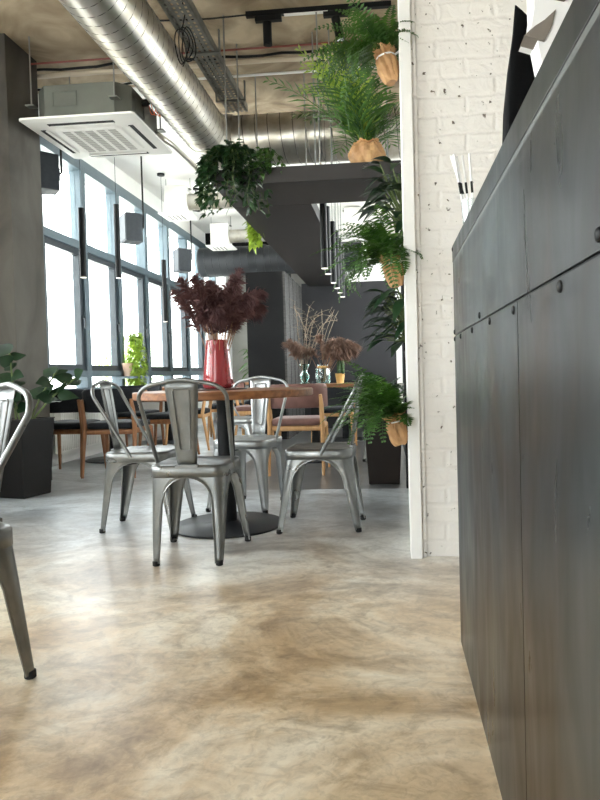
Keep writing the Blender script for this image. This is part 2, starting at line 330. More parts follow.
# ================================================================ SETTING
XW, YB, ZC = -3.45, 12.7, 3.6
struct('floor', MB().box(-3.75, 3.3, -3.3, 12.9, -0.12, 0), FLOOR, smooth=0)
tag(MB().box(-60, -3.76, -30, 50, -0.5, -0.3).build('street_ground', GROUND, smooth=0), kind='structure')
b = MB(); b.box(-3.75, 3.3, -3.3, 6.0, ZC, ZC + 0.2); b.box(-1.72, 3.3, 6.0, 7.4, ZC, ZC + 0.2); struct('ceiling', b, CONC, smooth=0)
b = MB(); b.box(-3.75, -1.72, 6.0, 12.9, ZC, ZC + 0.2); b.box(-1.72, 3.3, 7.4, 12.9, ZC, ZC + 0.2); struct('ceiling_white', b, WHITE_C, smooth=0)
# window wall on the left: low wall, header, end piers
b = MB(); b.box(-3.7, XW, -3.2, 12.8, 0, 0.75); b.box(-3.7, XW, -3.2, 12.8, 3.27, ZC)
b.box(-3.7, XW, -3.2, -2.9, 0.75, 3.27); b.box(-3.7, XW, 4.3, 6.15, 0.75, 3.27); b.box(-3.7, XW, -2.9, -0.02, 0.75, 3.27); b.box(-3.7, XW, 12.6, 12.8, 0.75, 3.27)
struct('wall_left', b, WHITE_C, smooth=0)
struct('trim_1', MB().box(-3.45, -2.95, 4.93, 5.40, 0, ZC), CONC_D, smooth=0, bevel=0.006)
struct('trim_2', MB().box(XW, XW + 0.06, 6.15, 12.6, 3.27, 3.34), FRAME, smooth=0)
def window_unit(i, y0, y1, near=False):
    f = MB(); h = 0.05; d0, d1 = XW - 0.07, XW + 0.07
    f.box(d0, d1, y0, y0 + h, 0.75, 3.27); f.box(d0, d1, y1 - h, y1, 0.75, 3.27)
    f.box(d0, d1, y0 + h, y1 - h, 3.2, 3.27); f.box(d0, d1, y0 + h, y1 - h, 2.31, 2.40); f.box(d0, d1, y0 + h, y1 - h, 0.90, 0.97); f.box(d0, d1, y0 + h, y1 - h, 0.75, 0.78)
    o = struct('window_%d' % i, f, FRAME, smooth=0, bevel=0.004)
    s = MB(); a, c, z0, z1, t = y0 + h, y1 - h, 0.97, 2.31, 0.065; e0, e1 = XW - 0.03, XW + 0.045
    s.box(e0, e1, a, a + t, z0, z1); s.box(e0, e1, c - t, c, z0, z1); s.box(e0, e1, a + t, c - t, z0, z0 + t); s.box(e0, e1, a + t, c - t, z1 - t, z1)
    s.build('sash', SASH, o, smooth=0, bevel=0.003)
    hd = MB(); hd.box(e1, e1 + 0.035, c - 0.045, c - 0.02, 1.55, 1.575); hd.box(e1 + 0.02, e1 + 0.035, c - 0.045, c - 0.02, 1.44, 1.575)
    hd.build('window_handle', SASH, o, smooth=0)
    MB().box(XW - 0.008, XW, a, c, 2.40, 3.2).build('pane', GLASS, o, smooth=0)
    MB().box(XW - 0.008, XW, a + t, c - t, z0 + t, z1 - t).build('pane', GLASS, o, smooth=0)
    MB().box(XW - 0.008, XW, a, c, 0.78, 0.90).build('pane', GLASS, o, smooth=0)
ys = [6.15, 7.08, 8.01, 8.94, 9.87, 10.8, 11.73, 12.6]
for i in range(7): window_unit(i + 1, ys[i], ys[i + 1])
for i in range(2, 5): window_unit(i + 6, -2.9 + 1.44 * i, -2.9 + 1.44 * (i + 1))
# rear (behind the camera) shop-front wall
b = MB(); b.box(-3.7, 3.3, -3.3, -3.1, 0, 0.5); b.box(-3.7, 3.3, -3.3, -3.1, 3.1, ZC); b.box(-3.7, -3.1, -3.3, -3.1, 0.5, 3.1); b.box(-1.0, 3.3, -3.3, -3.1, 0.5, 3.1)
struct('wall_front', b, WHITE_C, smooth=0)
f = MB()
for x in (-3.1, -2.1, -1.06): f.box(x, x + 0.06, -3.24, -3.16, 0.5, 3.1)
wf = struct('window_11', f, FRAME, smooth=0); MB().box(-3.04, -1.06, -3.205, -3.2, 0.5, 3.1).build('pane', GLASS, wf, smooth=0)
# back walls
struct('wall_back', MB().box(-3.7, 3.3, YB, YB + 0.2, 0, ZC), CONC_P, smooth=0)
struct('wall_back_white', MB().box(-1.36, 0.55, 12.45, YB, 0, ZC), WHITE_C, smooth=0)
b = MB(); b.box(0.45, 0.6, 3.3, 12.7, 0, 0.8); b.box(0.45, 0.6, 3.3, 12.7, 3.1, ZC)
for (a, c) in ((3.3, 5.7), (8.3, 8.6), (10.2, 10.45), (12.2, 12.7)): b.box(0.45, 0.6, a, c, 0.8, 3.1)
struct('wall_right', b, WHITE_C, smooth=0)
for i, (a, c) in enumerate(((5.7, 8.3), (8.6, 10.2), (10.45, 12.2))):  # unseen right-wall windows; the farthest is added to brighten the space above the partition
    b = MB(); m_ = (a + c) / 2
    for (p, q) in ((a, a + .06), (m_ - .03, m_ + .03), (c - .06, c)): b.box(0.47, 0.55, p, q, 0.8, 3.1)
    b.box(0.47, 0.55, a, c, 0.8, 0.86); b.box(0.47, 0.55, a, c, 3.04, 3.1)
    o = struct('window_%d' % (12 + i), b, WHITE_P, smooth=0); MB().box(0.505, 0.51, a + .06, c - .06, 0.86, 3.04).build('pane', GLASS, o, smooth=0)
struct('wall_side', MB().box(3.0, 3.3, -3.2, 3.3, 0, ZC), WHITE_C, smooth=0)
struct('wall_partition', MB().box(-1.37, 0.45, 10.25, 10.4, 0, 2.3), DGREY, smooth=0)
struct('trim_3', MB().box(-1.90, -1.40, 8.6, 10.4, 0, 2.245), BLACKW, smooth=0)
b = MB()
for k in range(9): b.box(-1.40, -1.37 - (k % 2) * 0.006, 8.6 + k * 0.183, 8.6 + (k + 1) * 0.183 - 0.004, 0, 2.245)
struct('trim_4', b, PLANK, smooth=0)
struct('trim_5', MB().box(-3.3, -3.12, 12.35, 12.7, 0, ZC), WHITE_P, smooth=0)
struct('trim_6', MB().box(-2.0, -1.9, 12.3, 12.7, 0, ZC), BLACKW, smooth=0)
struct('wall_brick', MB().box(0.128, 3.0, 3.03, 3.3, 0, ZC), BRICK, smooth=0)
b = MB(); b.box(0.074, 0.128, 2.985, 3.12, 0, ZC)
struct('trim_7', b, WHITE_P, smooth=0, bevel=0.004)
struct('trim_8', MB().box(0.128, 0.150, 3.012, 3.03, 0, ZC), BRICK, smooth=0, bevel=0.004)
struct('trim_9', MB().box(0.085, 0.155, 8.45, 8.52, 0, 2.6), WHITE_P, smooth=0)
struct('trim_10', MB().box(0.098, 0.125, 4.81, 4.84, 0, 2.25), BLACK, smooth=0)
struct('trim_11', MB().box(-3.45, -1.9, 12.2, 12.7, 3.25, ZC), BLACKW, smooth=0)

# ================================================================ COUNTER
ct = thing('bar_counter', 'tall bar counter clad in blue-black steel sheets with round bolt heads', 'counter', (0.2, 0, 0))
MB().box(0.004, 0.62, -2.6, 2.035, 0, 1.235).build('body', BLACK, ct, smooth=0)
for (a, c) in ((-2.6, -0.9), (-0.896, 1.038), (1.042, 2.04)): MB().box(0, 0.004, a, c, 0.012, 0.966).build('lower_panel', STEEL, ct, smooth=0)
for (a, c) in ((-2.6, -0.2), (-0.197, 2.04)): MB().box(0, 0.004, a, c, 0.9705, 1.186).build('upper_panel', STEEL, ct, smooth=0)
MB().box(-0.0015, 0.63, -2.6, 2.042, 1.1955, 1.243).build('top_edge', STEEL, ct, smooth=0, bevel=0.0008)
MB().box(0.0, 0.004, -2.6, 2.04, 1.186, 1.1955).build('edge_highlight', EDGE, ct, smooth=0)  # lighter strip: light caught by the edge lip, painted as colour
MB().box(0.003, 0.02, -2.6, 2.03, 0.0, 0.012).build('toe_strip', ROD, ct, smooth=0)
for (y, z) in [(1.464, .981), (1.32, .957), (1.599, .957), (1.855, .957), (2.02, .979), (2.027, 1.232), (1.069, .955), (.781, .955), (.638, .985), (2.02, .957), (1.069, .02)]:
    m_ = MB(); rs = []
    for (r, x) in ((0.0075, 0.0), (0.0072, -0.002), (0.0055, -0.0035), (0.002, -0.0042)):
        rs.append([V((x, y + r * math.cos(2 * PI * j / 14), z + r * math.sin(2 * PI * j / 14))) for j in range(14)])
    m_.rings(rs).build('bolt', BLACK, ct)

# ================================================================ SUSPENDED FRAME
rk = thing('suspended_shelf', 'dark grey suspended ceiling frame hung on thin steel rods, plants on top', 'shelf', (0, 0, 2.25))
MB().box(-1.254, 0.14, 4.68, 5.31, 0, 0.115).build('front_beam', SOFF, rk, smooth=0, bevel=0.003)
MB().box(-1.254, -0.61, 5.31, 10.25, 0, 0.115).build('side_beam', SOFF, rk, smooth=0, bevel=0.003)
for (x, y) in [(-1.20, 4.92), (-0.487, 4.89), (-0.56, 5.25), (-0.42, 5.15), (-1.2, 5.35), (-1.16, 5.9), (-0.72, 5.95), (-1.15, 7.3), (-0.72, 7.3), (-1.15, 9.0), (-0.72, 9.0), (0.02, 5.2)]:
    MB().tube([(x, y, 0.115), (x, y, 1.35)], 0.006, 8).build('hanging_rod', ROD, rk)
MB().tube([(-0.40, 5.0, .115), (-0.40, 5.0, .14)], 0.02, 10).build('cable_gland', BLACK, rk)

# ================================================================ CEILING SERVICES
def helix(mb, p0, p1, R, pitch_, r=0.004, n=20):
    p0, p1 = V(p0), V(p1); ax = (p1 - p0); Ln = ax.length; ax.normalize()
    a = ax.cross(V((0, 0, 1))).normalized(); c = ax.cross(a); k = int(Ln / pitch_ * n); pts = []
    for i in range(k + 1):
        t = i / n * 2 * PI; pts.append(p0 + ax * (i / n * pitch_) + (a * math.cos(t) + c * math.sin(t)) * R)
    mb.tube(pts, r, 5)
dk = thing('spiral_duct', 'large shiny galvanised spiral duct running along the ceiling and turning right', 'duct', (-1.67, 3.0, 3.16))
d_ = MB(); path = [(0, 0, 0), (0, 2.85, 0)]
MB().tube([(0, -6.0, 0), (0, 2.95, 0)], 0.21, 40).build('duct_pipe', DUCT, dk)
hx = MB(); helix(hx, (0, -6.0, 0), (0, 2.95, 0), 0.2095, 0.095, 0.0032); hx.build('seam', SEAM, dk)
MB().tube([(0.12 - 0.12, 2.95, 0), (0.02, 3.1, 0), (0.08, 3.22, 0), (0.2, 3.28, 0), (0.35, 3.3, 0)], 0.215, 32).build('elbow', DUCT, dk)
c2 = thing('cross_duct', 'wide galvanised spiral duct crossing behind the rods below the ceiling', 'duct', (-1.45, 6.3, 3.15))
MB().tube([(0.0, 0, 0), (1.85, 0, 0)], 0.235, 40).build('duct_pipe', DUCT, c2)
hx = MB(); helix(hx, (0.0, 0, 0), (1.85, 0, 0), 0.235, 0.12, 0.005); hx.build('seam', SEAM, c2)
MB().tube([(-0.30, 0.0, 0), (0, 0, 0)], 0.25, 36).build('end_collar', DUCT, c2)
ty = thing('cable_tray', 'perforated zinc cable tray running along the ceiling beside the shiny duct', 'cable tray', (-1.42, 3.2, 3.43))
MB().box(-0.10, -0.096, -4, 3.1, 0, 0.07).build('side_rail', ZINC, ty, smooth=0)
MB().box(0.096, 0.10, -4, 3.1, 0, 0.07).build('side_rail', ZINC, ty, smooth=0)
b = MB()
for x in (-0.1, -0.055, -0.01, 0.03, 0.075): b.box(x, x + 0.025, -4, 3.1, 0, 0.003)
for k in range(-80, 62): b.box(-0.1, 0.1, k * 0.05, k * 0.05 + 0.018, 0.0005, 0.0035)
b.build('perforated_bottom', ZINC, ty, smooth=0)
for y in (0.9, 1.9, 2.8):
    b = MB(); b.box(-0.14, 0.14, y, y + 0.03, -0.012, 0.0); b.box(-0.14, -0.13, y, y + 0.03, 0, 0.17); b.box(0.13, 0.14, y, y + 0.03, 0, 0.17); b.build('bracket', ZINC, ty, smooth=0)
b = MB()
for q in range(3):
    b.tube([V((-0.05 + q * 0.035 + 0.01 * math.sin(t * .9 + q), t * 0.2, 0.015 + 0.006 * q)) for t in range(16)], 0.006, 6)
b.build('cables', BLACK, ty)
# cable loops dangling from the duct
b = MB()
for q in range(3):
    pts = []
    for t in range(25):
        a = t / 24 * 2 * PI * 1.0 + 1.5; pts.append((0.02 * q + 0.05 * math.cos(a), 0.03 * math.sin(a * 2 + q), -0.13 + 0.12 * math.sin(a)))
    b.tube(pts, 0.004, 6)
b.tube([(0, 0, 0.26), (0.02, 0.02, 0.1), (0.0, 0, -0.02), (0.03, 0.01, -0.2), (0.0, 0.0, -0.27)], 0.004, 6)
tag(b.build('cable_coil', BLACK, loc=(-1.41, 4.55, 3.33)), 'coil of thin black cable dangling beside the ceiling duct', 'cable')
# pipes
def pipe(y, z, r, m, label, x0=-3.4, x1=0.44, sag=0.0, name='ceiling_pipe', seed=0):
    random.seed(seed); pts = [(x0 + (x1 - x0) * t / 24, y + random.uniform(-1, 1) * sag, z + random.uniform(-1, 1) * sag) for t in range(25)]
    return tag(MB().tube(pts, r, 10).build(name, m), label, 'pipe' if name == 'ceiling_pipe' else 'cable')
pipe(5.28, 3.52, 0.008, REDP, 'thin red pipe crossing under the raw concrete ceiling')
pipe(5.46, 3.50, 0.02, PIPEP, 'pale thick pipe crossing under the ceiling behind the red pipe', sag=0.004)
pipe(5.72, 3.51, 0.011, WHITE_P, 'thin cream pipe crossing under the ceiling farthest back of three')
pipe(5.44, 3.545, 0.011, BLACK, 'wavy black cable lying over the pale ceiling pipe', sag=0.012, name='black_cable', seed=4)
pipe(5.62, 3.46, 0.010, BLACK, 'black cable bundle sagging above the air conditioner', x0=-3.3, x1=-1.9, sag=0.012, name='black_cable', seed=2)

# track light
tl = thing('track_light', 'black ceiling track with two tilted cylindrical spotlights', 'light', (0, 4.9, 3.56))
MB().box(-1.02, 0.07, -0.018, 0.018, 0, 0.038).build('track', BLACK, tl, smooth=0)
MB().box(-0.73, -0.40, -0.017, 0.017, -0.004, 0.0).build('track_cover', WHITE_P, tl, smooth=0)
MB().tube([(-1.02, 0, .02), (-1.3, 0, .012), (-1.55, 0, .02), (-1.8, 0, 0.03)], 0.006, 6).build('feed_cable', BLACK, tl)
for (x, tx) in ((-0.86, 0.0), (-0.345, 0.035)):
    MB().box(x - 0.09, x + 0.11, -0.02, 0.02, -0.04, -0.006).build('adapter', BLACK, tl, smooth=0)
    s_ = MB().tube([(x, 0, -0.05), (x + tx, 0, -0.215)], 0.033, 20).build('spotlight', BLACK, tl)
    MB().tube([(x, 0, -0.035), (x, 0, -0.06)], 0.012, 10).build('swivel', BLACK, s_)
    MB().tube([(x + tx * .97, 0, -0.213), (x + tx, 0, -0.217)], 0.026, 18).build('lens', CLEARG, s_)

# AC cassette
ac = thing('air_conditioner', 'large square ceiling cassette air conditioner, white grille panel under grey casing', 'air conditioner', (-2.385, 5.36, 2.89))
hw = 0.465
def frame_ring(z0, z1, a, c, r=0.0):
    m_ = MB(); m_.box(-a, a, -a, -c, z0, z1); m_.box(-a, a, c, a, z0, z1); m_.box(-a, -c, -c, c, z0, z1); m_.box(c, a, -c, c, z0, z1); return m_
b = MB()
def sq(a, z, ch=0.0):
    return [V(p) for p in ((a - ch, -a, z), (a, -a + ch, z), (a, a - ch, z), (a - ch, a, z), (-a + ch, a, z), (-a, a - ch, z), (-a, -a + ch, z), (-a + ch, -a, z))]
b.rings([sq(hw - .03, 0, .02), sq(hw, 0.012, .02), sq(hw, 0.028, .02), sq(hw - .05, 0.045, .02)]); b.build('panel', AC_W, ac, smooth=25)
b = MB(); b.rings([sq(0.27, -0.012, .04), sq(0.285, 0.002, .04)]); b.build('grille', AC_W, ac, smooth=25)
for k in range(5):
    x = -0.22 + k * 0.095
    b = MB()
    for q in range(12): b.box(x, x + 0.062, -0.235 + q * 0.04, -0.235 + q * 0.04 + 0.026, -0.015, -0.011)
    b.build('grille_slots', GRILL, ac, smooth=0)
for k in range(4):
    R_ = Matrix.Rotation(k * PI / 2, 3, 'Z')
    def rb(x0, x1, y0, y1, z0, z1):
        m_ = MB().box(x0, x1, y0, y1, z0, z1); m_.v = [tuple(R_ @ V(p)) for p in m_.v]; return m_
    rb(-0.27, 0.27, -0.385, -0.345, -0.004, 0.004).build('air_slot', SLOT, ac, smooth=0)
    rb(-0.26, 0.26, -0.352, -0.318, -0.008, -0.003).build('louvre', AC_W, ac, smooth=0, bevel=0.002)
b = MB(); b.rings([sq(0.385, 0.045, .1), sq(0.385, 0.30, .1)]); cs = b.build('casing', AC_G, ac, smooth=25)
for k in range(4):
    R_ = Matrix.Rotation(k * PI / 2, 3, 'Z'); m_ = frame_ring(0, 0.004, 0.1, 0.09)
    m2 = MB(); m2.v = [tuple(R_ @ V((p[0] * 1.0 - 0.12, -0.386 - p[2], 0.19 + p[1] * 0.6))) for p in m_.v]; m2.f = m_.f; m2.build('access_plate', AC_G, cs, smooth=0)
for (x, y) in ((-0.41, -0.35), (0.30, -0.41), (-0.41, 0.3), (0.41, 0.3)):
    MB().tube([(x, y, 0.16), (x, y, 0.71)], 0.006, 8).build('hanging_rod', ROD, ac)
    MB().box(x - 0.035, x + 0.035, y - 0.035, y + 0.035, 0.155, 0.165).build('rod_bracket', ZINC, ac, smooth=0)
b = MB()
b.tube([(0.37, -0.05, 0.26), (0.41, -0.03, 0.27), (0.43, 0.0, 0.30), (0.45, 0.02, 0.33)], [0.03, 0.03, 0.025, 0.02], 10); b.build('pipe_sleeve', BLACK, ac)
b = MB()
for q in range(4):
    b.tube([V((0.435 + 0.03 * math.cos(t * .5 + q) + q * .005, 0.05 + 0.02 * q, 0.30 + 0.10 * math.sin(t * .5 + q * .4))) for t in range(14)], 0.0035, 5)
b.build('copper_wires', ORANGE, ac)
MB().tube([(0.385, 0.25, 0.12), (0.43, 0.3, 0.09), (0.455, 0.45, 0.09), (0.455, 0.7, 0.10), (0.455, 1.3, 0.12)], 0.026, 12).build('drain_pipe', DUCT, ac)

# plenum diffusers farther back
def diffuser(x, y, z, label, duct=True, w_=0.2):
    t = thing('ceiling_diffuser', label, 'air vent', (x, y, z), 0, 'ceiling diffusers')
    MB().box(-w_ * .75, w_ * .75, -w_ * .75, w_ * .75, 0.025, 0.40).build('plenum_box', AC_W, t, smooth=0, bevel=0.004)
    b = MB(); b.rings([sq(w_, 0), sq(w_ + .02, .012), sq(w_ + 0.02, 0.025)]); b.build('diffuser_panel', AC_W, t, smooth=0)
    b = MB()
    for k in range(4): b.box(-0.12 + k * 0.06, -0.12 + k * 0.06 + 0.012, -0.12, 0.12, -0.003, 0.001)
    b.build('vent_slots', SLOT, t, smooth=0)
    for sx in (-1, 1):
        MB().tube([(sx * (w_ * .75 + .02), 0, .38), (sx * (w_ * .75 + .02), 0, 3.6 - z)], 0.005, 6).build('hanging_rod', ROD, t)
        MB().box(sx * w_ * .75 - .03, sx * w_ * .75 + .03, -.03, .03, .37, .385).build('rod_bracket', ZINC, t, smooth=0)
    if duct:
        MB().tube([(w_ * .75, 0, .2), (w_ * .75 + 0.9, 0, .2)], 0.11, 24).build('duct_stub', DUCT, t)
        hx = MB(); helix(hx, (w_ * .75, 0, .2), (w_ * .75 + .9, 0, .2), 0.11, 0.08, 0.004, 14); hx.build('duct_seam', DUCT, t)
diffuser(-2.85, 8.8, 3.07, 'white box air diffuser nearest the window, above the hanging tube lamp')
diffuser(-2.83, 11.0, 3.06, 'white box air diffuser above the black duct, seen over the dried grasses')
diffuser(-0.55, 10.8, 3.17, 'pale box air diffuser seen through the suspended frame opening', False, 0.19)

# black duct at the back
bd = thing('black_duct', 'matt black round duct crossing the back of the room above the black partition', 'duct', (-3.35, 11.5, 2.92))
MB().tube([(0, 0, 0), (2.9, 0, 0)], 0.26, 32).build('duct_pipe', DUCT_B, bd)
hx = MB(); helix(hx, (0, 0, 0), (2.9, 0, 0), 0.26, 0.13, 0.008, 16); hx.build('seam', DUCT_B, bd)
for x in (1.15, 1.75): MB().tube([(x, 0, 0), (x + .05, 0, 0)], 0.275, 32).build('collar', DUCT_B, bd)
for x in (0.5, 2.3): MB().tube([(x, 0, 0.25), (x, 0, 0.68)], 0.006, 6).build('hanging_rod', ROD, bd)

# speakers
def speaker(x, y, z, lab, rz):
    t = thing('wall_speaker', lab, 'speaker', (x, y, z), rz, 'black speakers hung in front of the windows')
    b = MB(); b.hexa([(-.13, -.09, -.17), (.13, -.09, -.17), (.10, .12, -.17), (-.10, .12, -.17)], [(-.13, -.09, .17), (.13, -.09, .17), (.10, .12, .17), (-.10, .12, .17)]); b.build('cabinet', SPK, t, smooth=0, bevel=0.006)
    MB().box(-.115, .115, -.098, -.0905, -.155, .155).build('grille', SPK, t, smooth=0)
    MB().box(-.03, .03, .1, .14, -.06, .06).build('bracket', BLACK, t, smooth=0)
    MB().tube([(0, .13, 0), (0, .16, .03), (0, .16, ZC - z)], 0.011, 8).build('mounting_pole', BLACK, t)
speaker(-3.12, 7.75, 2.70, 'middle speaker, fully visible against the bright upper windows', -0.9)
speaker(-3.12, 9.7, 2.64, 'farthest speaker, just left of and above the burgundy grasses', -0.9)
speaker(-3.24, 5.98, 2.84, 'nearest speaker, half hidden behind the concrete pier', -0.9)

# tube lamps
def tube_lamp(x, y, z0, z1, lab, grp, r=0.03):
    t = thing('tube_pendant_lamp', lab, 'light', (x, y, z0), 0, grp)
    MB().tube([(0, 0, 0.006), (0, 0, z1 - z0)], r, 18).build('lamp_tube', BLACK, t)
    MB().tube([(0, 0, 0), (0, 0, 0.006)], r * 0.93, 18).build('diffuser', DIFF, t)
    MB().tube([(0, 0, z1 - z0), (0, 0, ZC - z0 - 0.02)], 0.0025, 6).build('cord', BLACK, t)
    MB().tube([(0, 0, ZC - z0 - 0.025), (0, 0, ZC - z0)], 0.05, 18).build('canopy', BLACK, t)
G1 = 'tube lamps along the windows'; G2 = 'black tube lamps in a row behind the suspended frame'
tube_lamp(-3.0, 6.22, 1.875, 2.56, 'slim black tube pendant lamp before the windows, nearest the pier', G1)
tube_lamp(-3.0, 7.06, 1.99, 2.81, 'slim black tube pendant lamp before the windows, left of the middle speaker', G1)
tube_lamp(-3.0, 8.55, 1.62, 2.45, 'slim black tube pendant lamp before the windows, right of the middle speaker', G1)
for k in range(6):
    tube_lamp(-0.55, (5.68, 6.0, 6.6, 7.02, 7.42, 7.82)[k], 1.78, 2.40, ['nearest', 'second', 'third', 'fourth', 'fifth', 'farthest'][k] + ' of the six black tube lamps hanging in a row at the back', G2)
# small ceiling spots on left
for (x, y, lab) in ((-2.55, 7.1, 'small black swivel spot on the white ceiling above the middle speaker'), (-2.95, 9.9, 'small black swivel spot near the farthest window head'), (-2.75, 9.3, 'small black swivel spot between the two white box diffusers')):
    t = thing('ceiling_spotlight', lab, 'light', (x, y, ZC), 0, 'small ceiling spots')
    MB().tube([(0, 0, -.02), (0, 0, 0)], .04, 14).build('canopy', BLACK, t); MB().tube([(0, 0, -.02), (0, 0, -.11)], .008, 8).build('stem', BLACK, t)
    MB().tube([(-.08, 0, -.13), (.07, .03, -.15)], .03, 16).build('lamp_head', BLACK, t)
# green emergency tag
tag(MB().box(-0.14, 0.14, -0.01, 0.01, -0.03, 0.03).build('exit_sign', mat('sign_green', (0.0, 0.16, 0.07), 0.5), loc=(-2.3, 11.6, 3.4), smooth=0), 'small green sign panel hanging under the white ceiling at the back', 'sign')
tag(MB().tube([(-2.3, 11.6, 3.43), (-2.3, 11.6, ZC)], 0.004, 6).build('sign_rod', ROD), 'thin rod holding the small green ceiling sign', 'rod')

# radiators
for k, (y, lab) in enumerate(((6.3, 'white radiator under the windows, nearest the pier'), (8.2, 'white radiator under the windows, second from the pier'), (10.1, 'white radiator under the windows, farthest back'))):
    t = thing('radiator', lab, 'radiator', (-3.40, y, 0.12), 0, 'radiators under the windows')
    b = MB(); b.box(0, 0.07, 0, 1.4, 0, 0.5)
    for q in range(34): b.box(0.07, 0.078, 0.02 + q * 0.04, 0.04 + q * 0.04, 0.03, 0.47)
    b.build('radiator_panel', RADW, t, smooth=0)
    b = MB(); b.tube([(0.03, 1.35, -0.11), (0.03, 1.35, 0.02)], 0.01, 8); b.tube([(0.03, 0.05, -0.11), (0.03, 0.05, 0.02)], 0.01, 8); b.build('radiator_pipe', ROD, t)

# ================================================================ METAL CHAIR
def seat_ring(a, z, r, n=7, yo=0.0, wf=1.0):
    pts = []
    for q, (cx, cy) in enumerate(((1, -1), (1, 1), (-1, 1), (-1, -1))):
        for j in range(n):
            ang = -PI / 2 + q * PI / 2 + j / (n - 1) * PI / 2
            x = cx * (a - r) + r * math.cos(ang); y = cy * (a - r) + r * math.sin(ang)
            x *= 1 + (wf - 1) * (y / a + 1) / 2
            pts.append(V((x, y + yo, z)))
    return pts
def lerp(a, b, t): return a + (b - a) * t
def metal_chair(mt):
    t = thing('metal_chair', '', 'chair', (0, 0, 0), 0, 'galvanised metal chairs')
    A = 0.178
    b = MB(); b.rings([seat_ring(A + .009, .400, .068), seat_ring(A + .009, .425, .068), seat_ring(A + .009, .444, .068), seat_ring(A + .003, .452, .066), seat_ring(A - .012, .455, .06), seat_ring(A - .03, .451, .05), seat_ring(.09, .447, .04), seat_ring(.02, .446, .01)], True, False)
    n0 = len(b.v) - 28; b.f.append(tuple(range(n0, n0 + 28)))
    b.build('seat', mt, t, smooth=60, solid=0.003)
    H = [0.0, 0.03, 0.06, 0.12, 0.18, 0.23, 0.27, 0.295, 0.32, 0.34, 0.355, 0.367, 0.376, 0.383, 0.387, 0.39, 0.42]
    for (sx, sy) in ((-1, -1), (1, -1), (1, 1), (-1, 1)):
        fx, fy = (0.158 if sy < 0 else 0.208), 0.225
        rows = []; e1 = []; e2 = []
        for z in H:
            k = z / 0.44; cx = lerp(fx, A, k ** 0.9); cy = lerp(fy, A, k ** 0.9)
            r = lerp(0.012, 0.066, k ** 1.5)
            def arm(L):
                z0, z1 = 0.25, 0.388; a0 = lerp(0.026, 0.052, min(z / z0, 1))
                if z >= z1: return L + .003
                if z <= z0: return a0
                w_ = (L - 0.052) * math.sqrt(max(0, 1 - ((z - z0) / (z1 - z0)) ** 2.2)); return L - w_
            a1 = max(arm(cx), r + 0.008); a2 = max(arm(cy), r + 0.008)
            row = [V((cx - a1, cy, z)), V((cx - (a1 + r) / 2, cy, z))]
            for j in range(6):
                an = PI / 2 - j / 5 * PI / 2; row.append(V((cx - r + r * math.cos(an), cy - r + r * math.sin(an), z)))
            row += [V((cx, cy - (a2 + r) / 2, z)), V((cx, cy - a2, z))]
            row = [V((p.x * sx, p.y * sy, p.z + 0.012)) for p in row]; rows.append(row); e1.append(row[0]); e2.append(row[-1])
        b = MB(); b.rings(rows, False, False); b.tube(e1, 0.0042, 6); b.tube(e2, 0.0042, 6)
        # pressed rib down the leg
        rb_ = [rows[i][4] * 1.0 for i in range(0, 12)]
        lg = b.build('leg', mt, t, smooth=50, solid=0.002)
        fb = MB(); cx, cy = sx * (fx - 0.011), sy * (fy - 0.011)
        fb.lathe([(0.013, 0), (0.017, 0.003), (0.0165, 0.022), (0.012, 0.024)], (cx, cy, 0), 14); fb.build('rubber_foot', RUBBER, lg)
    # cross brace under the seat
    b = MB(); b.tube([(-.15, -.15, .37), (0, 0, .385), (.15, .15, .37)], .008, 6, flat=.4); b.tube([(.15, -.15, .37), (0, 0, .38), (-.15, .15, .37)], .008, 6, flat=.4); b.build('cross_brace', BLACK, t)
    # hoop
    P0 = V((0.183, -0.02, 0.425)); P1 = V((0.185, -0.045, 0.47)); P2 = V((0.204, -0.212, 0.765)); TOP = V((0, -0.244, 0.852))
    half = [P0, P1, P1.lerp(P2, .3), P1.lerp(P2, .6), P1.lerp(P2, .85), P2]
    for j in range(1, 9):
        an = j / 9 * PI / 2; half.append(V((0.204 - 0.105 * (1 - math.cos(an)), lerp(P2.y, -0.235, math.sin(an)), P2.z + (0.836 - P2.z) * math.sin(an))))
    half += [V((0.085, -0.237, 0.841)), V((0.04, -0.241, 0.849))]
    pts = half + [TOP + V((0, 0, 0.001))] + [V((-p.x, p.y, p.z)) for p in reversed(half)]
    MB().tube(pts, 0.0098, 12).build('back_hoop', mt, t)
    # splat
    rows = []
    for i in range(13):
        k = i / 12; z = lerp(0.455, 0.845, k); y = lerp(-0.178, -0.239, k ** 1.2) ; hw_ = lerp(0.046, 0.080, k)
        row = []
        for j in range(9):
            u = -1 + j / 4; bow = -0.006 * (1 - abs(u)) ; edge = 0.006 if abs(u) > .99 else 0
            row.append(V((u * hw_, y + bow + edge, z)))
        rows.append(row)
    b = MB(); b.rings(rows, False, False); b.box(-0.052, 0.052, -0.19, -0.165, 0.444, 0.460)
    sp = b.build('back_splat', mt, t, smooth=50, solid=0.002)
    for s in (-1, 1):
        loop = []
        def sp_y(z): k = (z - .455) / .39; return lerp(-0.178, -0.239, k ** 1.2) - 0.007 * s
        for (x, z) in ((-.040, .80), (-.034, .808), (.034, .808), (.040, .80), (.024, .535), (.018, .528), (-.018, .528), (-.024, .535), (-.040, .80), (-.036, .806)):
            loop.append(V((x, sp_y(z), z)))
        MB().tube(loop, 0.0035, 6).build('pressed_rib', mt, sp)
    return t
mc = metal_chair(CHROME); mcl = metal_chair(CHROME_L)
used = set()
def put(proto, x, y, fwd, label):
    o = proto if proto.name not in used else copy_tree(proto)
    used.add(proto.name); used.add(o.name)
    o.location = (x, y, 0); o.rotation_euler = (0, 0, face(*fwd)); o['label'] = label; return o
put(mc, -0.952, 3.10, (-0.03, 1), 'grey metal chair with its back to us, nearest at the round table')
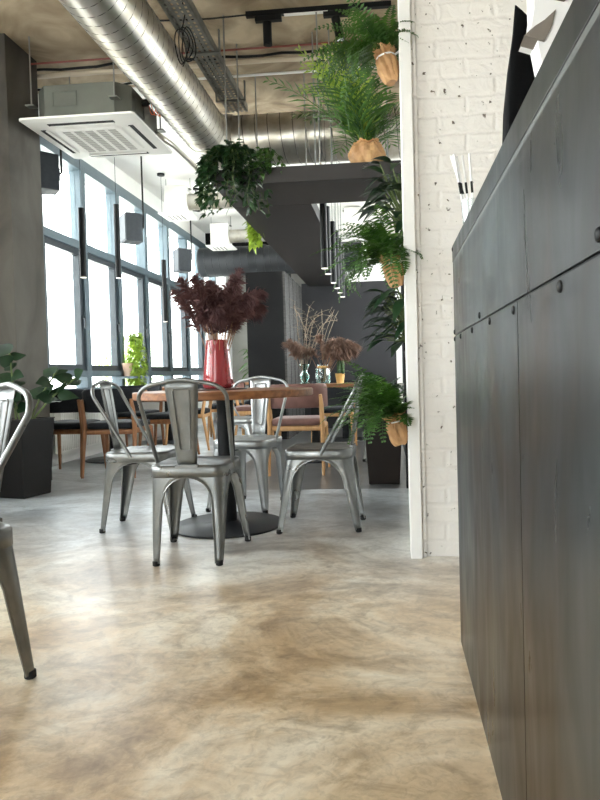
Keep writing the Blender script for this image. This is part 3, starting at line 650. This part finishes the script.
put(mc, -1.425, 3.66, (1, 0.02), 'grey metal chair at the left side of the round table, seen in profile')
put(mc, -0.40, 3.66, (-1, 0.04), 'grey metal chair at the right side of the round table, seen in profile')
put(mcl, -0.945, 4.22, (-0.2, -0.97), 'silvery metal chair behind the round table, facing us')
put(mc, -1.310, 1.70, (-0.6, -0.8), 'metal chair cut off by the left edge, closest in the foreground')
put(mcl, -1.52, 6.35, (1, 0), 'silvery metal chair at the left end of the back table with dried grasses')
put(mc, -0.06, 6.5, (-1, 0), 'grey metal chair partly hidden behind the brown planter')

# ================================================================ WOODEN CHAIR
def wood_chair(fab, wood, grp, name='wooden_chair'):
    t = thing(name, '', 'chair', (0, 0, 0), 0, grp)
    for sx in (-1, 1):
        b = MB(); pts = [(sx * .235, -.27, 0), (sx * .232, -.235, .25), (sx * .228, -.205, .44), (sx * .228, -.235, .60), (sx * .222, -.255, .69)]
        b.tube(pts, [.013, .018, .021, .019, .014], 10); b.build('leg', wood, t)
        b = MB(); b.tube([(sx * .235, .24, 0), (sx * .215, .205, .42)], [.012, .02], 10); b.build('leg', wood, t)
        MB().tube([(sx * .225, -.2, .405), (sx * .215, .2, .41)], .016, 8, flat=1.6).build('side_rail', wood, t)
    b = MB(); b.tube([(-.225, -.2, .40), (.225, -.2, .40)], .015, 8, flat=1.5); b.tube([(-.21, .2, .405), (.21, .2, .405)], .015, 8, flat=1.5); b.build('seat_frame', wood, t)
    b = MB(); b.rings([seat_ring(.215, .425, .07), seat_ring(.228, .437, .075), seat_ring(.23, .46, .075), seat_ring(.222, .478, .07), seat_ring(.19, .487, .06), seat_ring(.05, .49, .02)]); b.build('seat', fab, t, smooth=60)
    rows = []
    for (z, k, y0) in ((.575, .92, 0), (.585, 1, 0), (.64, 1.0, 0), (.70, 1, -.01), (.755, 1, -.02), (.775, .97, -.02), (.782, .93, -.02)):
        th = .028 if .58 < z < .77 else .015; outer = []; inner = []
        for j in range(15):
            u = -1 + j / 7; x = .262 * k * math.sin(u * 1.25) / math.sin(1.25); y = -.235 + y0 + .12 * (abs(u) ** 2.2)
            nx, ny = math.sin(u * .8), -math.cos(u * .8)
            outer.append(V((x + nx * th * .5, y + ny * th, z))); inner.append(V((x - nx * th * .5, y - ny * th * .2, z)))
        rows.append(outer + inner[::-1])
    b = MB(); b.rings(rows); b.build('backrest', fab, t, smooth=60)
    return t
wc = wood_chair(FAB_B, WOODC, 'black upholstered wooden chairs'); wl = wood_chair(FAB_B, WOODL, 'black upholstered wooden chairs')
pc = wood_chair(FAB_P, WOODL, 'rose upholstered wooden chairs')
put(wc, -3.0, 5.83, (0, 1), 'black upholstered wooden chair right behind the anthracite planter')
put(wc, -2.48, 5.74, (0, 1), 'black upholstered wooden chair behind the left metal chair')
put(wc, -2.42, 6.85, (-1, 0), 'black upholstered wooden chair at the aisle side of the near window table')
put(wc, -3.03, 7.50, (0, -1), 'black upholstered wooden chair on the far side of the near window table')
put(wl, -2.44, 7.68, (-1, -0.1), 'black upholstered chair on pale oak legs seen under the round tabletop')
put(wl, -2.3, 8.9, (0.2, -1), 'black upholstered chair on pale oak legs, second farthest by the windows')
put(wl, -2.0, 9.9, (-1, 0), 'black upholstered chair on pale oak legs, farthest back before the black wall')
put(pc, -0.82, 5.74, (0.0, 1), 'dusty rose chair with pale wooden legs behind the round table')
put(wl, -0.66, 7.45, (0, -1), 'black upholstered chair on the far side of the back table with dried grasses')
put(pc, -1.75, 8.1, (1, 0.1), 'dusty rose chair seen through the hoop of the silvery chair')

# ================================================================ TABLES
def round_table(x, y, R, z, label, wood=WOODT, base=0.3):
    t = thing('round_table', label, 'table', (x, y, 0), 0, 'pedestal tables')
    MB().lathe([(R - .006, z - .042), (R, z - .036), (R, z - .005), (R - .005, z)], n=64).build('tabletop', wood, t)
    MB().lathe([(.048, .01), (.048, z - .05)], n=24).build('pedestal', BLACK, t)
    MB().lathe([(.16, z - .052), (.16, z - .042)], n=24).build('mounting_plate', BLACK, t)
    MB().lathe([(base - .003, 0), (base, .004), (base, .009), (base - .01, .013), (.07, .018), (.05, .03)], n=48).build('base', BASEM, t)
    return t
round_table(-0.955, 3.68, 0.51, 0.785, 'round wooden pedestal table with the rose glass vase, amid metal chairs', base=.32)
round_table(-2.98, 6.75, 0.36, 0.74, 'small pedestal table by the windows nearest the pier', WOODC)
round_table(-3.0, 8.55, 0.36, 0.74, 'small pedestal table by the windows, second from the pier', WOODC)
round_table(-2.25, 10.7, 0.36, 0.76, 'small pedestal table before the pale concrete back wall, a green plant on it', WOODC)
def rect_table(x, y, w_, d, z, label):
    t = thing('wooden_table', label, 'table', (x, y, 0), 0, 'rectangular tables in the back')
    MB().box(-w_ / 2, w_ / 2, -d / 2, d / 2, z - .035, z).build('tabletop', WOODT, t, smooth=0, bevel=.004)
    MB().box(-.04, .04, -.04, .04, .015, z - .035).build('pedestal', BLACK, t, smooth=0)
    MB().lathe([(.27, 0), (.27, .012), (.05, .02)], n=40).build('base', BASEM, t)
rect_table(-0.76, 6.5, 0.82, 0.62, 0.765, 'wooden table at the back carrying two glass vases and a small cactus')
rect_table(-0.60, 8.45, 0.75, 0.6, 0.765, 'wooden table farthest back beneath the row of tube lamps')
# ================================================================ PLANTS
rnd = random.Random(7)
def U(a, b): return rnd.uniform(a, b)
def leaf(mb, p, d, up, L, W, droop=0.3, n=4, fold=0.25, tip=1.0, base=0.1):
    p = V(p); d = V(d).normalized(); up = V(up); side = d.cross(up)
    if side.length < 1e-4: side = d.cross(V((1, 0.2, 0)))
    side.normalize(); nrm = side.cross(d).normalized(); rows = []
    for i in range(n + 1):
        t = i / n; w_ = W * (math.sin(PI * (base + (1 - base) * t) ** tip)) * .5 if 0 < i < n else W * 0.04
        c = p + d * (L * t) - V((0, 0, 1)) * (droop * L * t * t)
        rows.append([c - side * w_ + nrm * w_ * fold, c, c + side * w_ + nrm * w_ * fold])
    mb.rings(rows, False, False)
def frond(mb, p, az, el, L, lw, ll, curl=1.0, n=16, ang=1.15, vshape=.15, tipfac=.15):
    """arching midrib with paired leaflets"""
    p = V(p); pts = [p.copy()]; e = el; seg = L / n
    for i in range(n):
        e -= curl / n * (0.4 + 1.2 * i / n); d = V((math.cos(e) * math.cos(az), math.cos(e) * math.sin(az), math.sin(e))); pts.append(pts[-1] + d * seg)
    mb.tube(pts, [lerp(L * .008, L * .002, i / n) for i in range(n + 1)], 4)
    for i in range(2, n + 1):
        d = (pts[i] - pts[i - 1]).normalized(); side = d.cross(V((0, 0, 1)))
        if side.length < 1e-3: side = V((math.sin(az), -math.cos(az), 0))
        side.normalize(); up = side.cross(d); t = i / n; l_ = ll * (math.sin(PI * min(1, t ** .8 * .85 + .12)) + tipfac)
        for s in (-1, 1):
            dd = side * s * math.sin(ang) + d * math.cos(ang) + up * vshape + V((U(-.1, .1), U(-.1, .1), U(-.12, .08)))
            leaf(mb, pts[i], dd, up, l_ * U(.85, 1.1), lw, .15, 2, .2)
def wrap_pot(t, r, h, z0=0, frill=True):
    """kraft paper wrapped round a pot with a crumpled frill"""
    n = 56; rs = []; ph = U(0, 6)
    top = ((.88, .78), (.90, .84), (1.08, .92), (1.24, 1.0), (1.18, 1.03)) if frill else ((.97, .80), (.86, .88), (.66, .95), (.58, .99), (.72, 1.04))
    for (k, z) in ((.62, 0), (.72, .03), (.84, .12), (.92, .25), (1.0, .40), (1.05, .55), (1.02, .68)) + top:
        row = []
        for j in range(n):
            a = 2 * PI * j / n; c = .09 * noise.noise(V((math.cos(a) * 2.2, math.sin(a) * 2.2, z * 4 + ph))) * 1.6 + .07 * math.sin(9 * a + z * 7 + ph) + .06 * abs(noise.noise(V((math.cos(a) * 5, math.sin(a) * 5, z * 7 + ph)))) * 2 + U(-.012, .012)
            rr = r * k * (1 + c * (0.6 + z)); row.append(V((rr * math.cos(a), rr * math.sin(a), z0 + h * (z + (.05 * math.sin(5 * a + ph) + U(-.03, .04) if z > .9 else .02 * math.sin(3 * a))))))
        rs.append(row)
    b = MB(); b.rings(rs, True, False); n0 = len(b.v); b.f.append(tuple(range(n - 1, -1, -1))); o = b.build('paper_wrap', KRAFT, t, smooth=20)
    MB().lathe([(r * .6, z0 + h * .05), (r * .82, z0 + h * .8), (.001, z0 + h * .82)], n=20, caps=False).build('soil', SOIL, t)
    return o
def hanging_fern(x, y, z, r, h, label, cnt, Lf, bias, name='hanging_fern', spread=1.0, m=FERN):
    t = thing(name, label, 'plant', (x, y, z), 0, 'ferns in kraft paper on the white post'); t.rotation_euler = (0, -.2, 0)
    wrap_pot(t, r, h)
    b = MB(); b.lathe([(r * .98, h * .74), (r * 1.0, h * .74), (r * 1.0, h * .79), (r * .98, h * .79)], n=24, caps=False); b.tube([(r * .9, 0, h * .77), (0.074 - x + .035, 0, h * .86)], .005, 6); b.build('hanger_ring', WHITE_P, t)
    b = MB()
    for i in range(cnt):
        az = U(0, 2 * PI)
        if U(0, 1) < bias: az = U(2.2, 4.6)
        el = U(.2, 1.45); frond(b, (U(-.02, .02), U(-.02, .02), h * .9), az, el, Lf * U(.65, 1.25) * (.5 if abs(az - PI) > 1.5 else 1), .013, .048, U(.9, 2.4) * spread, 18, 1.25)
    b.build('fronds', m, t, smooth=0); return t
hanging_fern(0.038, 3.06, 0.52, .043, .145, 'bushy fern in kraft paper hung lowest on the white post', 60, .31, .5, spread=.8)
hanging_fern(0.040, 3.06, 1.26, .042, .14, 'bushy fern in kraft paper hung at middle height on the white post', 62, .31, .5, spread=1.1)
hanging_fern(0.036, 3.06, 2.20, .044, .155, 'bushy fern in kraft paper hung highest on the white post', 60, .33, .5, spread=.9)

# palm on the suspended frame
pl = thing('potted_palm', 'feathery palm in crumpled kraft paper standing on the suspended dark frame', 'plant', (-0.135, 4.90, 2.365))
wrap_pot(pl, .122, .20, 0, False)
b = MB()
for i in range(24):
    az = U(0, 2 * PI); el = U(.75, 1.45); frond(b, (U(-.04, .04), U(-.04, .04), .17), az, el, U(.5, .82) * (.62 if math.cos(az) > .2 else 1), .020, .17, U(.5, 1.5), 13, .85, .1, .35)
b.build('fronds', PALM, pl, smooth=0)
b = MB()
for i in range(14):
    az = U(2.4, 4.6); frond(b, (U(-.03, .03), U(-.03, .03), .17), az + PI * 0, U(1.1, 1.5), U(.6, .85), .024, .15, U(.4, 1.2), 13, .85, .1, .35)
b.build('young_fronds', LIMEL, pl, smooth=0)['label'] = 'bright yellow-green young fronds'

# ivy at the left corner of the frame
def trailing(t, n, r, zt, drop, lw, m, dirs=None, stepn=9, name='foliage', rise=.05):
    b = MB(); v = MB()
    for i in range(n):
        az = U(0, 2 * PI) if not dirs else rnd.choice(dirs) + U(-.5, .5)
        p = V((U(-.04, .04), U(-.04, .04), zt)); pts = [p.copy()]; dh = V((math.cos(az), math.sin(az), 0)); D = drop * U(.3, 1); R = r * U(.6, 1.1)
        for k in range(1, stepn + 1):
            s = k / stepn; q = V((0, 0, zt)) + dh * R * min(1, s * 1.9) + V((U(-.015, .015), U(-.015, .015), rise * math.sin(min(1, s * 2) * PI) - (D * max(0, s - .35) / .65 if True else 0)))
            pts.append(q)
            for w_ in range(3):
                d = V((U(-1, 1), U(-1, 1), U(-.7, .3))) + dh * .6; leaf(b, q, d, V((U(-.4, .4), U(-.4, .4), 1)), lw * U(.7, 1.3), lw * U(.6, .9), U(.2, .5), 3, .12, 1, .22)
        v.tube(pts, .0022, 4)
    b.build(name, m, t, smooth=0); v.build('vines', STEM, t)
iv = thing('trailing_ivy', 'dark trailing ivy spilling over the left corner of the suspended frame', 'plant', (-1.13, 4.80, 2.365))
MB().lathe([(.07, 0), (.09, .11), (.095, .12), (.085, .12), (.001, .10)], n=24, caps=False).build('pot', BLACK, iv)
trailing(iv, 46, .23, .12, .42, .050, IVY, [PI, PI * 1.25, PI * 1.5, PI * 1.65, 0.0, PI * 1.5])
b = MB()
for i in range(26):
    az = U(0, 2 * PI)
    for q in range(5): leaf(b, (U(-.12, .12), U(-.10, .10), .12 + U(-.02, .10)), (math.cos(az) + U(-1, 1), math.sin(az) + U(-1, 1), U(-.2, .6)), (0, 0, 1), .055, .04, .3, 3, .12, 1, .22)
b.build('crown_leaves', IVY, iv, smooth=0)
s2 = thing('trailing_plant', 'sparse trailing plant lying along the front edge of the frame beside the ivy', 'plant', (-0.87, 4.74, 2.365))
MB().lathe([(.04, 0), (.05, .07), (.045, .07), (.001, .06)], n=20, caps=False).build('pot', BLACK, s2)
trailing(s2, 11, .13, .08, .2, .035, FERN, [0, PI * 1.5, PI], 7)
s3 = thing('trailing_plant', 'small lime green and white plant hanging at the side of the frame', 'plant', (-1.18, 6.35, 2.365))
MB().lathe([(.04, 0), (.055, .08), (.05, .08), (.001, .07)], n=20, caps=False).build('pot', WHITE_P, s3)
trailing(s3, 14, .13, .07, .30, .075, LIMEL, [PI, PI * 1.1], 7)

# dark-leaved hanging plants behind the post
def broadleaf(t, n, L, W, z0, zr, rr, m, dirs=None, droop=.35, up=(.0, .8), stem=True, name='leaves'):
    b = MB(); s = MB()
    for i in range(n):
        az = U(0, 2 * PI) if not dirs else rnd.choice(dirs) + U(-.6, .6); zz = z0 + U(*zr); q = V((math.cos(az) * rr * U(.3, 1), math.sin(az) * rr * U(.3, 1), zz))
        leaf(b, q, (math.cos(az), math.sin(az), U(*up)), (0, 0, 1), L * U(.7, 1.1), W * U(.8, 1.1), droop, 6, .2, 1, .14)
        if stem: s.tube([(0, 0, z0 + zr[0] * .6), (q.x * .5, q.y * .5, (z0 + zr[0] + zz) / 2), q], .004, 5)
    b.build(name, m, t, smooth=60)
    if stem: s.build('stems', STEM, t)
for (z, lab, zr) in ((0.98, 'dark glossy-leaved plant hanging low behind the middle fern of the post', (.05, .36)), (1.82, 'dark glossy-leaved plant hanging above and behind the middle fern of the post', (-.20, .22))):
    t = thing('hanging_rubber_plant', lab, 'plant', (0.15, 3.75, z), 0, 'dark-leaved plants behind the white post')
    MB().lathe([(.05, -.12), (.07, 0), (.066, 0), (.001, -.015)], n=24, caps=False).build('pot', PLANTER_B, t)
    MB().tube([(.0, 0, -.02), (.0, 0, .2), (0.0, 0, ZC - z)], .004, 6).build('hanging_wire', BLACK, t)
    broadleaf(t, 60, .16, .065, 0, zr, .22, DARKL, [PI, PI, PI * 1.3, PI * .75], .45, (-.4, .6))
# rubber plant in left planter
def planter(name, label, x, y, rz, bw, tw, h, m):
    t = thing(name, label, 'plant pot', (x, y, 0), rz)
    b = MB(); q = [V((sx, sy, 0)) for sx, sy in ((-1, -1), (1, -1), (1, 1), (-1, 1))]
    b.hexa([p * bw / 2 for p in q], [p * tw / 2 + V((0, 0, h)) for p in q]); b.build('planter_body', m, t, smooth=0, bevel=.006)
    frame_ring(h, h + .008, tw / 2 + .002, tw / 2 - .018).build('rim', m, t, smooth=0)
    MB().box(-tw / 2 + .02, tw / 2 - .02, -tw / 2 + .02, tw / 2 - .02, h, h + .004).build('soil', SOIL, t, smooth=0)
    return t
planter('square_planter', 'tall anthracite square planter on the floor against the concrete pier', -2.80, 4.70, -0.25, .27, .33, .575, PLANTER)
fp = thing('rubber_plant', 'dark broad-leaved plant growing in the anthracite planter', 'plant', (-2.78, 4.70, .58))
b = MB(); s = MB()
for (dx, dy, top, lean) in ((-.06, 0, .50, -.03), (.05, .02, .36, .22), (.0, -.05, .20, -.06), (.08, 0, .30, .34)):
    pts = [V((dx, dy, 0)), V((dx + lean * .4, dy, top * .5)), V((dx + lean, dy, top))]; s.tube(pts, .007, 6)
    for k in range(8):
        f_ = .4 + .6 * k / 7; p = pts[0].lerp(pts[2], f_); az = k * 2.4 + dx * 20
        leaf(b, p, (math.cos(az), math.sin(az), U(.1, 1.0)), (U(-.3, .3), -.8, .6), U(.12, .16), U(.10, .13), .25, 6, .12, .8, .14)
b.build('leaves', DARKL, fp, smooth=60); s.build('stems', STEM, fp)
planter('tapered_planter', 'tall dark brown tapered planter beside the white post', -0.066, 5.12, 0, .235, .31, .60, PLANTER_B)
fp = thing('zanzibar_plant', 'dark glossy plant growing in the brown tapered planter', 'plant', (-0.066, 5.12, .605))
b = MB()
for i in range(14):
    az = U(0, 2 * PI); frond(b, (U(-.05, .05), U(-.05, .05), 0), az, U(.6, 1.4), U(.22, .42), .034, .085, U(.3, 1.2), 9, .95, .2, .5)
b.build('leaves', DARKL, fp, smooth=0)
fl = MB()
for i in range(5):
    p = V((U(-.09, -.02), U(-.12, 0), U(.08, .2))); leaf(fl, p, (U(-.6, .2), -1, U(.2, .8)), (0, 0, 1), .07, .05, .2, 4, .4)
fl.build('white_flowers', CARDW, fp, smooth=60)

# climber plant on the window frame
cl = thing('climbing_plant', 'bright lime climber in a pale clay pot on the window rail', 'plant', (-3.30, 7.98, 0.90))
MB().box(-.1, .12, -.12, .12, -.03, 0).build('ledge', FRAME, cl, smooth=0)
MB().lathe([(.055, 0), (.08, .16), (.082, .165), (.074, .165), (.001, .15)], n=24, caps=False).build('pot', TERRA, cl)
b = MB()
for i in range(420):
    z = U(-.15, .56); rr = .13 * (1 - abs(z - .15) / .6); az = U(0, 2 * PI); leaf(b, (.06 + rr * math.cos(az) * .5, .12 + rr * math.sin(az), z), (math.cos(az), math.sin(az), U(-.8, .5)), (0, 0, 1), .085, .05, .3, 3, .2)
b.build('leaves', LIMEL, cl, smooth=0)
MB().tube([(.0, 0, .15), (.05, .08, .3), (.06, .12, .5)], .005, 5).build('stem', STEM, cl)
bp_ = thing('potted_plant', 'green leafy plant in a pale pot on the far table behind the vase', 'plant', (-2.25, 10.7, .76))
MB().lathe([(.06, 0), (.085, .15), (.08, .15), (.001, .14)], n=24, caps=False).build('pot', WHITE_P, bp_)
broadleaf(bp_, 60, .18, .06, .15, (.0, .42), .17, FERN, None, .5, (-.2, .8))

# cactus in ochre pot
cx = thing('potted_cactus', 'slim cactus in a small ochre pot on the back table', 'plant', (-0.50, 6.45, .765))
MB().lathe([(.035, 0), (.048, .09), (.05, .10), (.043, .10), (.001, .09)], n=24, caps=False).build('pot', GOLD, cx)
b = MB()
for (x, y, h, r) in ((-.015, 0, .21, .013), (.018, .01, .24, .014), (.035, -.015, .15, .010), (0, -.02, .12, .010)):
    n = 14; rs = []
    for k in range(9):
        q = k / 8; R_ = r * (1 if q < .8 else math.sqrt(max(.02, 1 - ((q - .8) / .2) ** 2)))
        rs.append([V((x + R_ * (1 + .18 * math.cos(7 * 2 * PI * j / n)) * math.cos(2 * PI * j / n), y + R_ * (1 + .18 * math.cos(7 * 2 * PI * j / n)) * math.sin(2 * PI * j / n), .085 + h * q)) for j in range(n)])
    b.rings(rs)
b.build('cactus_stems', FERN, cx)
b = MB()
for i in range(26): leaf(b, (U(-.03, .03), U(-.03, .03), .10), (U(-1, 1), U(-1, 1), U(0, .5)), (0, 0, 1), .05, .02, .4, 3)
b.build('trailing_leaves', IVY, cx, smooth=0)

# ================================================================ VASES AND DRIED GRASSES
vs = thing('glass_vase', 'tall ribbed rose-coloured glass vase on the round wooden table', 'vase', (-1.01, 3.75, .793))
n = 40; rs = []
prof = [(.070, 0), (.082, .006), (.086, .03), (.080, .10), (.072, .18), (.064, .25), (.060, .275), (.061, .284)]
for (r, z) in prof: rs.append([V((r * (1 + .035 * math.cos(20 * 2 * PI * j / n)) * math.cos(2 * PI * j / n), r * (1 + .035 * math.cos(20 * 2 * PI * j / n)) * math.sin(2 * PI * j / n), z)) for j in range(n)])
b = MB(); b.rings(rs, True, False); b.f.append(tuple(range(n - 1, -1, -1))); b.build('vase_body', PINKG, vs, smooth=60, solid=.003)
tag(MB().lathe([(.0, 0), (.16, 0), (.165, .004), (.165, .007), (.0, .007)], n=40, caps=False).build('placemat', DARKPL, loc=(-1.0, 3.73, .7855)), 'round dark placemat under the rose glass vase', 'placemat')
def plume(mb, st, p, d, L, w, n=220, droop=.5, hair=.07):
    """stalk from p along d, feathery head over the last part"""
    p = V(p); d = V(d).normalized(); pts = []; N_ = 14; hz = V((d.x, d.y, 0))
    for i in range(N_ + 1):
        t = i / N_; pts.append(p + d * L * t + hz * L * .25 * t ** 3 - V((0, 0, 1)) * droop * L * (max(0, t - .45) ** 2))
    st.tube(pts, .0022, 4)
    for k in range(n):
        t = U(.48, 1.0); i = min(N_ - 1, int(t * N_)); q = pts[i].lerp(pts[i + 1], t * N_ - i); ax = (pts[i + 1] - pts[i]).normalized()
        fat = math.sin(PI * min(1, (t - .45) / .58)) ** .6; dd = (ax * 1.0 + V((U(-1, 1), U(-1, 1), U(-1, .7))) * 0.75 * w / .05).normalized(); l_ = hair * fat * U(.6, 1.3) + .015
        s_ = dd.cross(V((U(-1, 1), U(-1, 1), U(-1, 1)))).normalized() * .0016
        e = q + dd * l_ - V((0, 0, 1)) * l_ * .35; mdl = q + dd * l_ * .5 + V((0, 0, 1)) * l_ * .03
        mb.add([q - s_, q + s_, mdl + s_ * 1.4, e, mdl - s_ * 1.4], [(0, 1, 2, 3, 4)])
pg = thing('dried_grass_bouquet', 'big bouquet of burgundy dried pampas grass standing in the rose vase', 'dried flowers', (-1.01, 3.75, .80))
b = MB(); s = MB()
for i in range(34):
    az = 2 * PI * i / 34 + U(-.2, .2); tl_ = U(.05, .36) if i % 3 else U(.3, .45)
    plume(b, s, (U(-.02, .02), U(-.02, .02), .02), (math.cos(az) * tl_ * .75 + .05, math.sin(az) * tl_ * .8, 1.0), U(.60, .80), .055, 400, U(.4, 1.2), .072)
b.build('plumes', PAMP, pg, smooth=0); s.build('stalks', STRAWD, pg)

v2 = thing('glass_vase', 'teal cylinder glass vase with yellow band on the back table', 'vase', (-0.665, 6.40, .765))
MB().lathe([(.055, 0), (.07, .008), (.072, .10), (.070, .15), (.055, .16), (.052, .19)], n=32, caps=True).build('vase_body', TEALG, v2)
MB().lathe([(.056, .16), (.057, .178), (.054, .178), (.054, .16)], n=32, caps=False).build('neck_band', GOLD, v2)
v3 = thing('glass_vase', 'curvy pale hourglass vase left of the teal vase on the back table', 'vase', (-0.85, 6.42, .765))
MB().lathe([(.045, 0), (.05, .01), (.03, .025), (.045, .06), (.05, .085), (.028, .12), (.025, .14), (.045, .185), (.05, .2)], n=32, caps=False).build('vase_body', TEALG, v3, solid=.003)
b = MB(); s = MB(); g2 = thing('dried_grass_bouquet', 'brown dried pampas grass standing in the teal vase', 'dried flowers', (-0.665, 6.40, .775))
for i in range(24):
    az = U(0, 2 * PI); az = az if i % 2 else U(-.5, .5); plume(b, s, (U(-.02, .02), U(-.02, .02), .01), (math.cos(az) * U(.1, .6), math.sin(az) * .4, 1), U(.46, .62), .05, 260, U(.5, 1.4), .085)
b.build('plumes', PAMP_B, g2, smooth=0); s.build('stalks', STRAWD, g2)
s = MB()
for i in range(3):
    p = V((0, 0, .2)); d = V((U(-.15, .15), U(-.1, .1), 1)); pts = [p.copy()]
    for k in range(12): d += V((U(-.1, .12), U(-.1, .1), U(-.18, .02))); d.normalize(); p = p + d * .045; pts.append(p.copy())
    s.tube(pts, .0025, 4)
s.build('bare_twigs', TWIG, g2)
b = MB(); s = MB(); g3 = thing('dried_branch_bouquet', 'tall curled dry branches and brown grass standing in the hourglass vase', 'dried flowers', (-0.85, 6.42, .775))
for i in range(7):
    az = U(2, 4.6); plume(b, s, (0, 0, .01), (math.cos(az) * U(.1, .45), math.sin(az) * .3, 1), U(.46, .58), .05, 200, U(.4, 1.2), .075)
for i in range(7):
    p = V((0, 0, .02)); d = V((U(-.12, .15), U(-.1, .1), 1)); pts = [p.copy()]
    for k in range(16):
        d += V((U(-.14, .14), U(-.12, .12), U(-.08, .02) if k < 11 else -.25)); d.normalize(); p = p + d * .047; pts.append(p.copy())
        if k > 5 and U(0, 1) < .8: s.tube([p, p + V((U(-.06, .06), U(-.05, .05), U(0, .06))), p + V((U(-.08, .08), U(-.05, .05), U(0, .1)))], .0015, 4)
        if k > 3:
            for q in range(8): leaf(b, p, (U(-1, 1), U(-1, 1), U(-.3, 1)), (0, 0, 1), .02, .008, .2, 2)
    s.tube(pts, .003, 4)
b.build('plumes', PAMP_B, g3, smooth=0); s.build('branches', TWIG, g3)

# ================================================================ ON THE COUNTER
gl = thing('drinking_glass', 'clear tumbler with straws on the far end of the counter', 'glass', (0.247, 1.93, 1.243))
MB().lathe([(.022, 0), (.025, .003), (.030, .11), (.0285, .11), (.023, .008), (.001, .006)], n=24, caps=False).build('glass_body', CLEARG, gl)
for i in range(7):
    a = i * .9; bx, by = .012 * math.cos(a), .012 * math.sin(a); tx, ty_ = -.055 + .055 * (i / 6) + .01 * math.cos(a) - .012, .012 * math.sin(a * 2)
    lab = ['leftmost', 'second from left', 'third from left', 'middle', 'third from right', 'second from right', 'rightmost'][i]
    t = thing('drinking_straw', 'white straw with a black end in the tumbler, ' + lab, 'straw', (0.247, 1.93, 1.25), 0, 'straws in the tumbler')
    P_ = lambda k: (bx + (tx - bx) * k, by + (ty_ - by) * k, .235 * k)
    MB().tube([P_(.0), P_(.52)], .0032, 8).build('white_lower_tube', CARDW, t); MB().tube([P_(.52), P_(.66)], .0035, 8).build('black_band', BLACK, t); MB().tube([P_(.66), P_(1)], .0032, 8).build('white_upper_tube', CARDW, t)
# black paper bag
b = MB(); rs = []
for (z, sx, sy, ox) in ((0, .055, .03, .0), (.06, .054, .03, 0), (.14, .046, .026, -.004), (.22, .038, .02, -.004), (.29, .026, .01, -.006), (.33, .020, .005, -.006)):
    row = []
    for j in range(24):
        a = 2 * PI * j / 24; px = sx * max(-1, min(1, 1.3 * math.cos(a))); py = sy * max(-1, min(1, 1.3 * math.sin(a)))
        row.append(V((ox + px * (1 + U(-.04, .04)), py * (1 + U(-.12, .12)), z + (.02 * (-px / sx) if z > .3 else 0))))
    rs.append(row)
b.rings(rs); tag(b.build('paper_bag', BAGM, loc=(0.294, 1.36, 1.243), smooth=50), 'tall crumpled black paper bag standing on the counter', 'bag')
# folded white card with taupe lining
fc = thing('folded_card', 'white folded card with taupe curled undersides at the top right on the counter', 'card', (0, 1.05, 0))
def prism(poly, y0, y1, m, nm, bow=0.0):
    rs = []
    for q in range(5):
        k = q / 4; rs.append([V((x + bow * math.sin(k * PI), lerp(y0, y1, k), z)) for x, z in poly])
    MB().rings(rs).build(nm, m, fc, smooth=30, solid=0)
prism([(.262, 1.244), (.315, 1.244), (.34, 1.40), (.33, 1.56), (.235, 1.56), (.236, 1.42), (.232, 1.395), (.221, 1.379), (.24, 1.372)], 0.0, .05, CARDW, 'white_card')
prism([(.2195, 1.3775), (.226, 1.383), (.236, 1.391), (.25, 1.399), (.268, 1.414), (.262, 1.390), (.250, 1.367)], -.004, .03, CARDG, 'curled_underside')
prism([(.240, 1.4375), (.250, 1.448), (.262, 1.460), (.30, 1.475), (.30, 1.44), (.281, 1.4265)], -.004, .03, CARDG, 'curled_underside')

# ================================================================ OUTDOORS
def tree(x, y, h, R, lab):
    t = thing('street_tree', lab, 'tree', (x, y, -.3), 0, 'trees outside the windows')
    MB().tube([(0, 0, 0), (.05, 0, h * .5), (0, .1, h * .8)], [.12, .09, .04], 8).build('trunk', TWIG, t)
    b = MB()
    for i in range(1500):
        d = V((rnd.gauss(0, 1), rnd.gauss(0, 1), rnd.gauss(0, 1))).normalized() * R * U(.3, 1); leaf(b, V((0, 0, h * .8)) + d, (U(-1, 1), U(-1, 1), U(-1, .5)), (0, 0, 1), .3, .16, .2, 2)
    b.build('crown', PALEG, t, smooth=0)
tree(-14.5, 35.0, 2.4, 1.9, 'young leafy tree outside, seen pale through the windows')
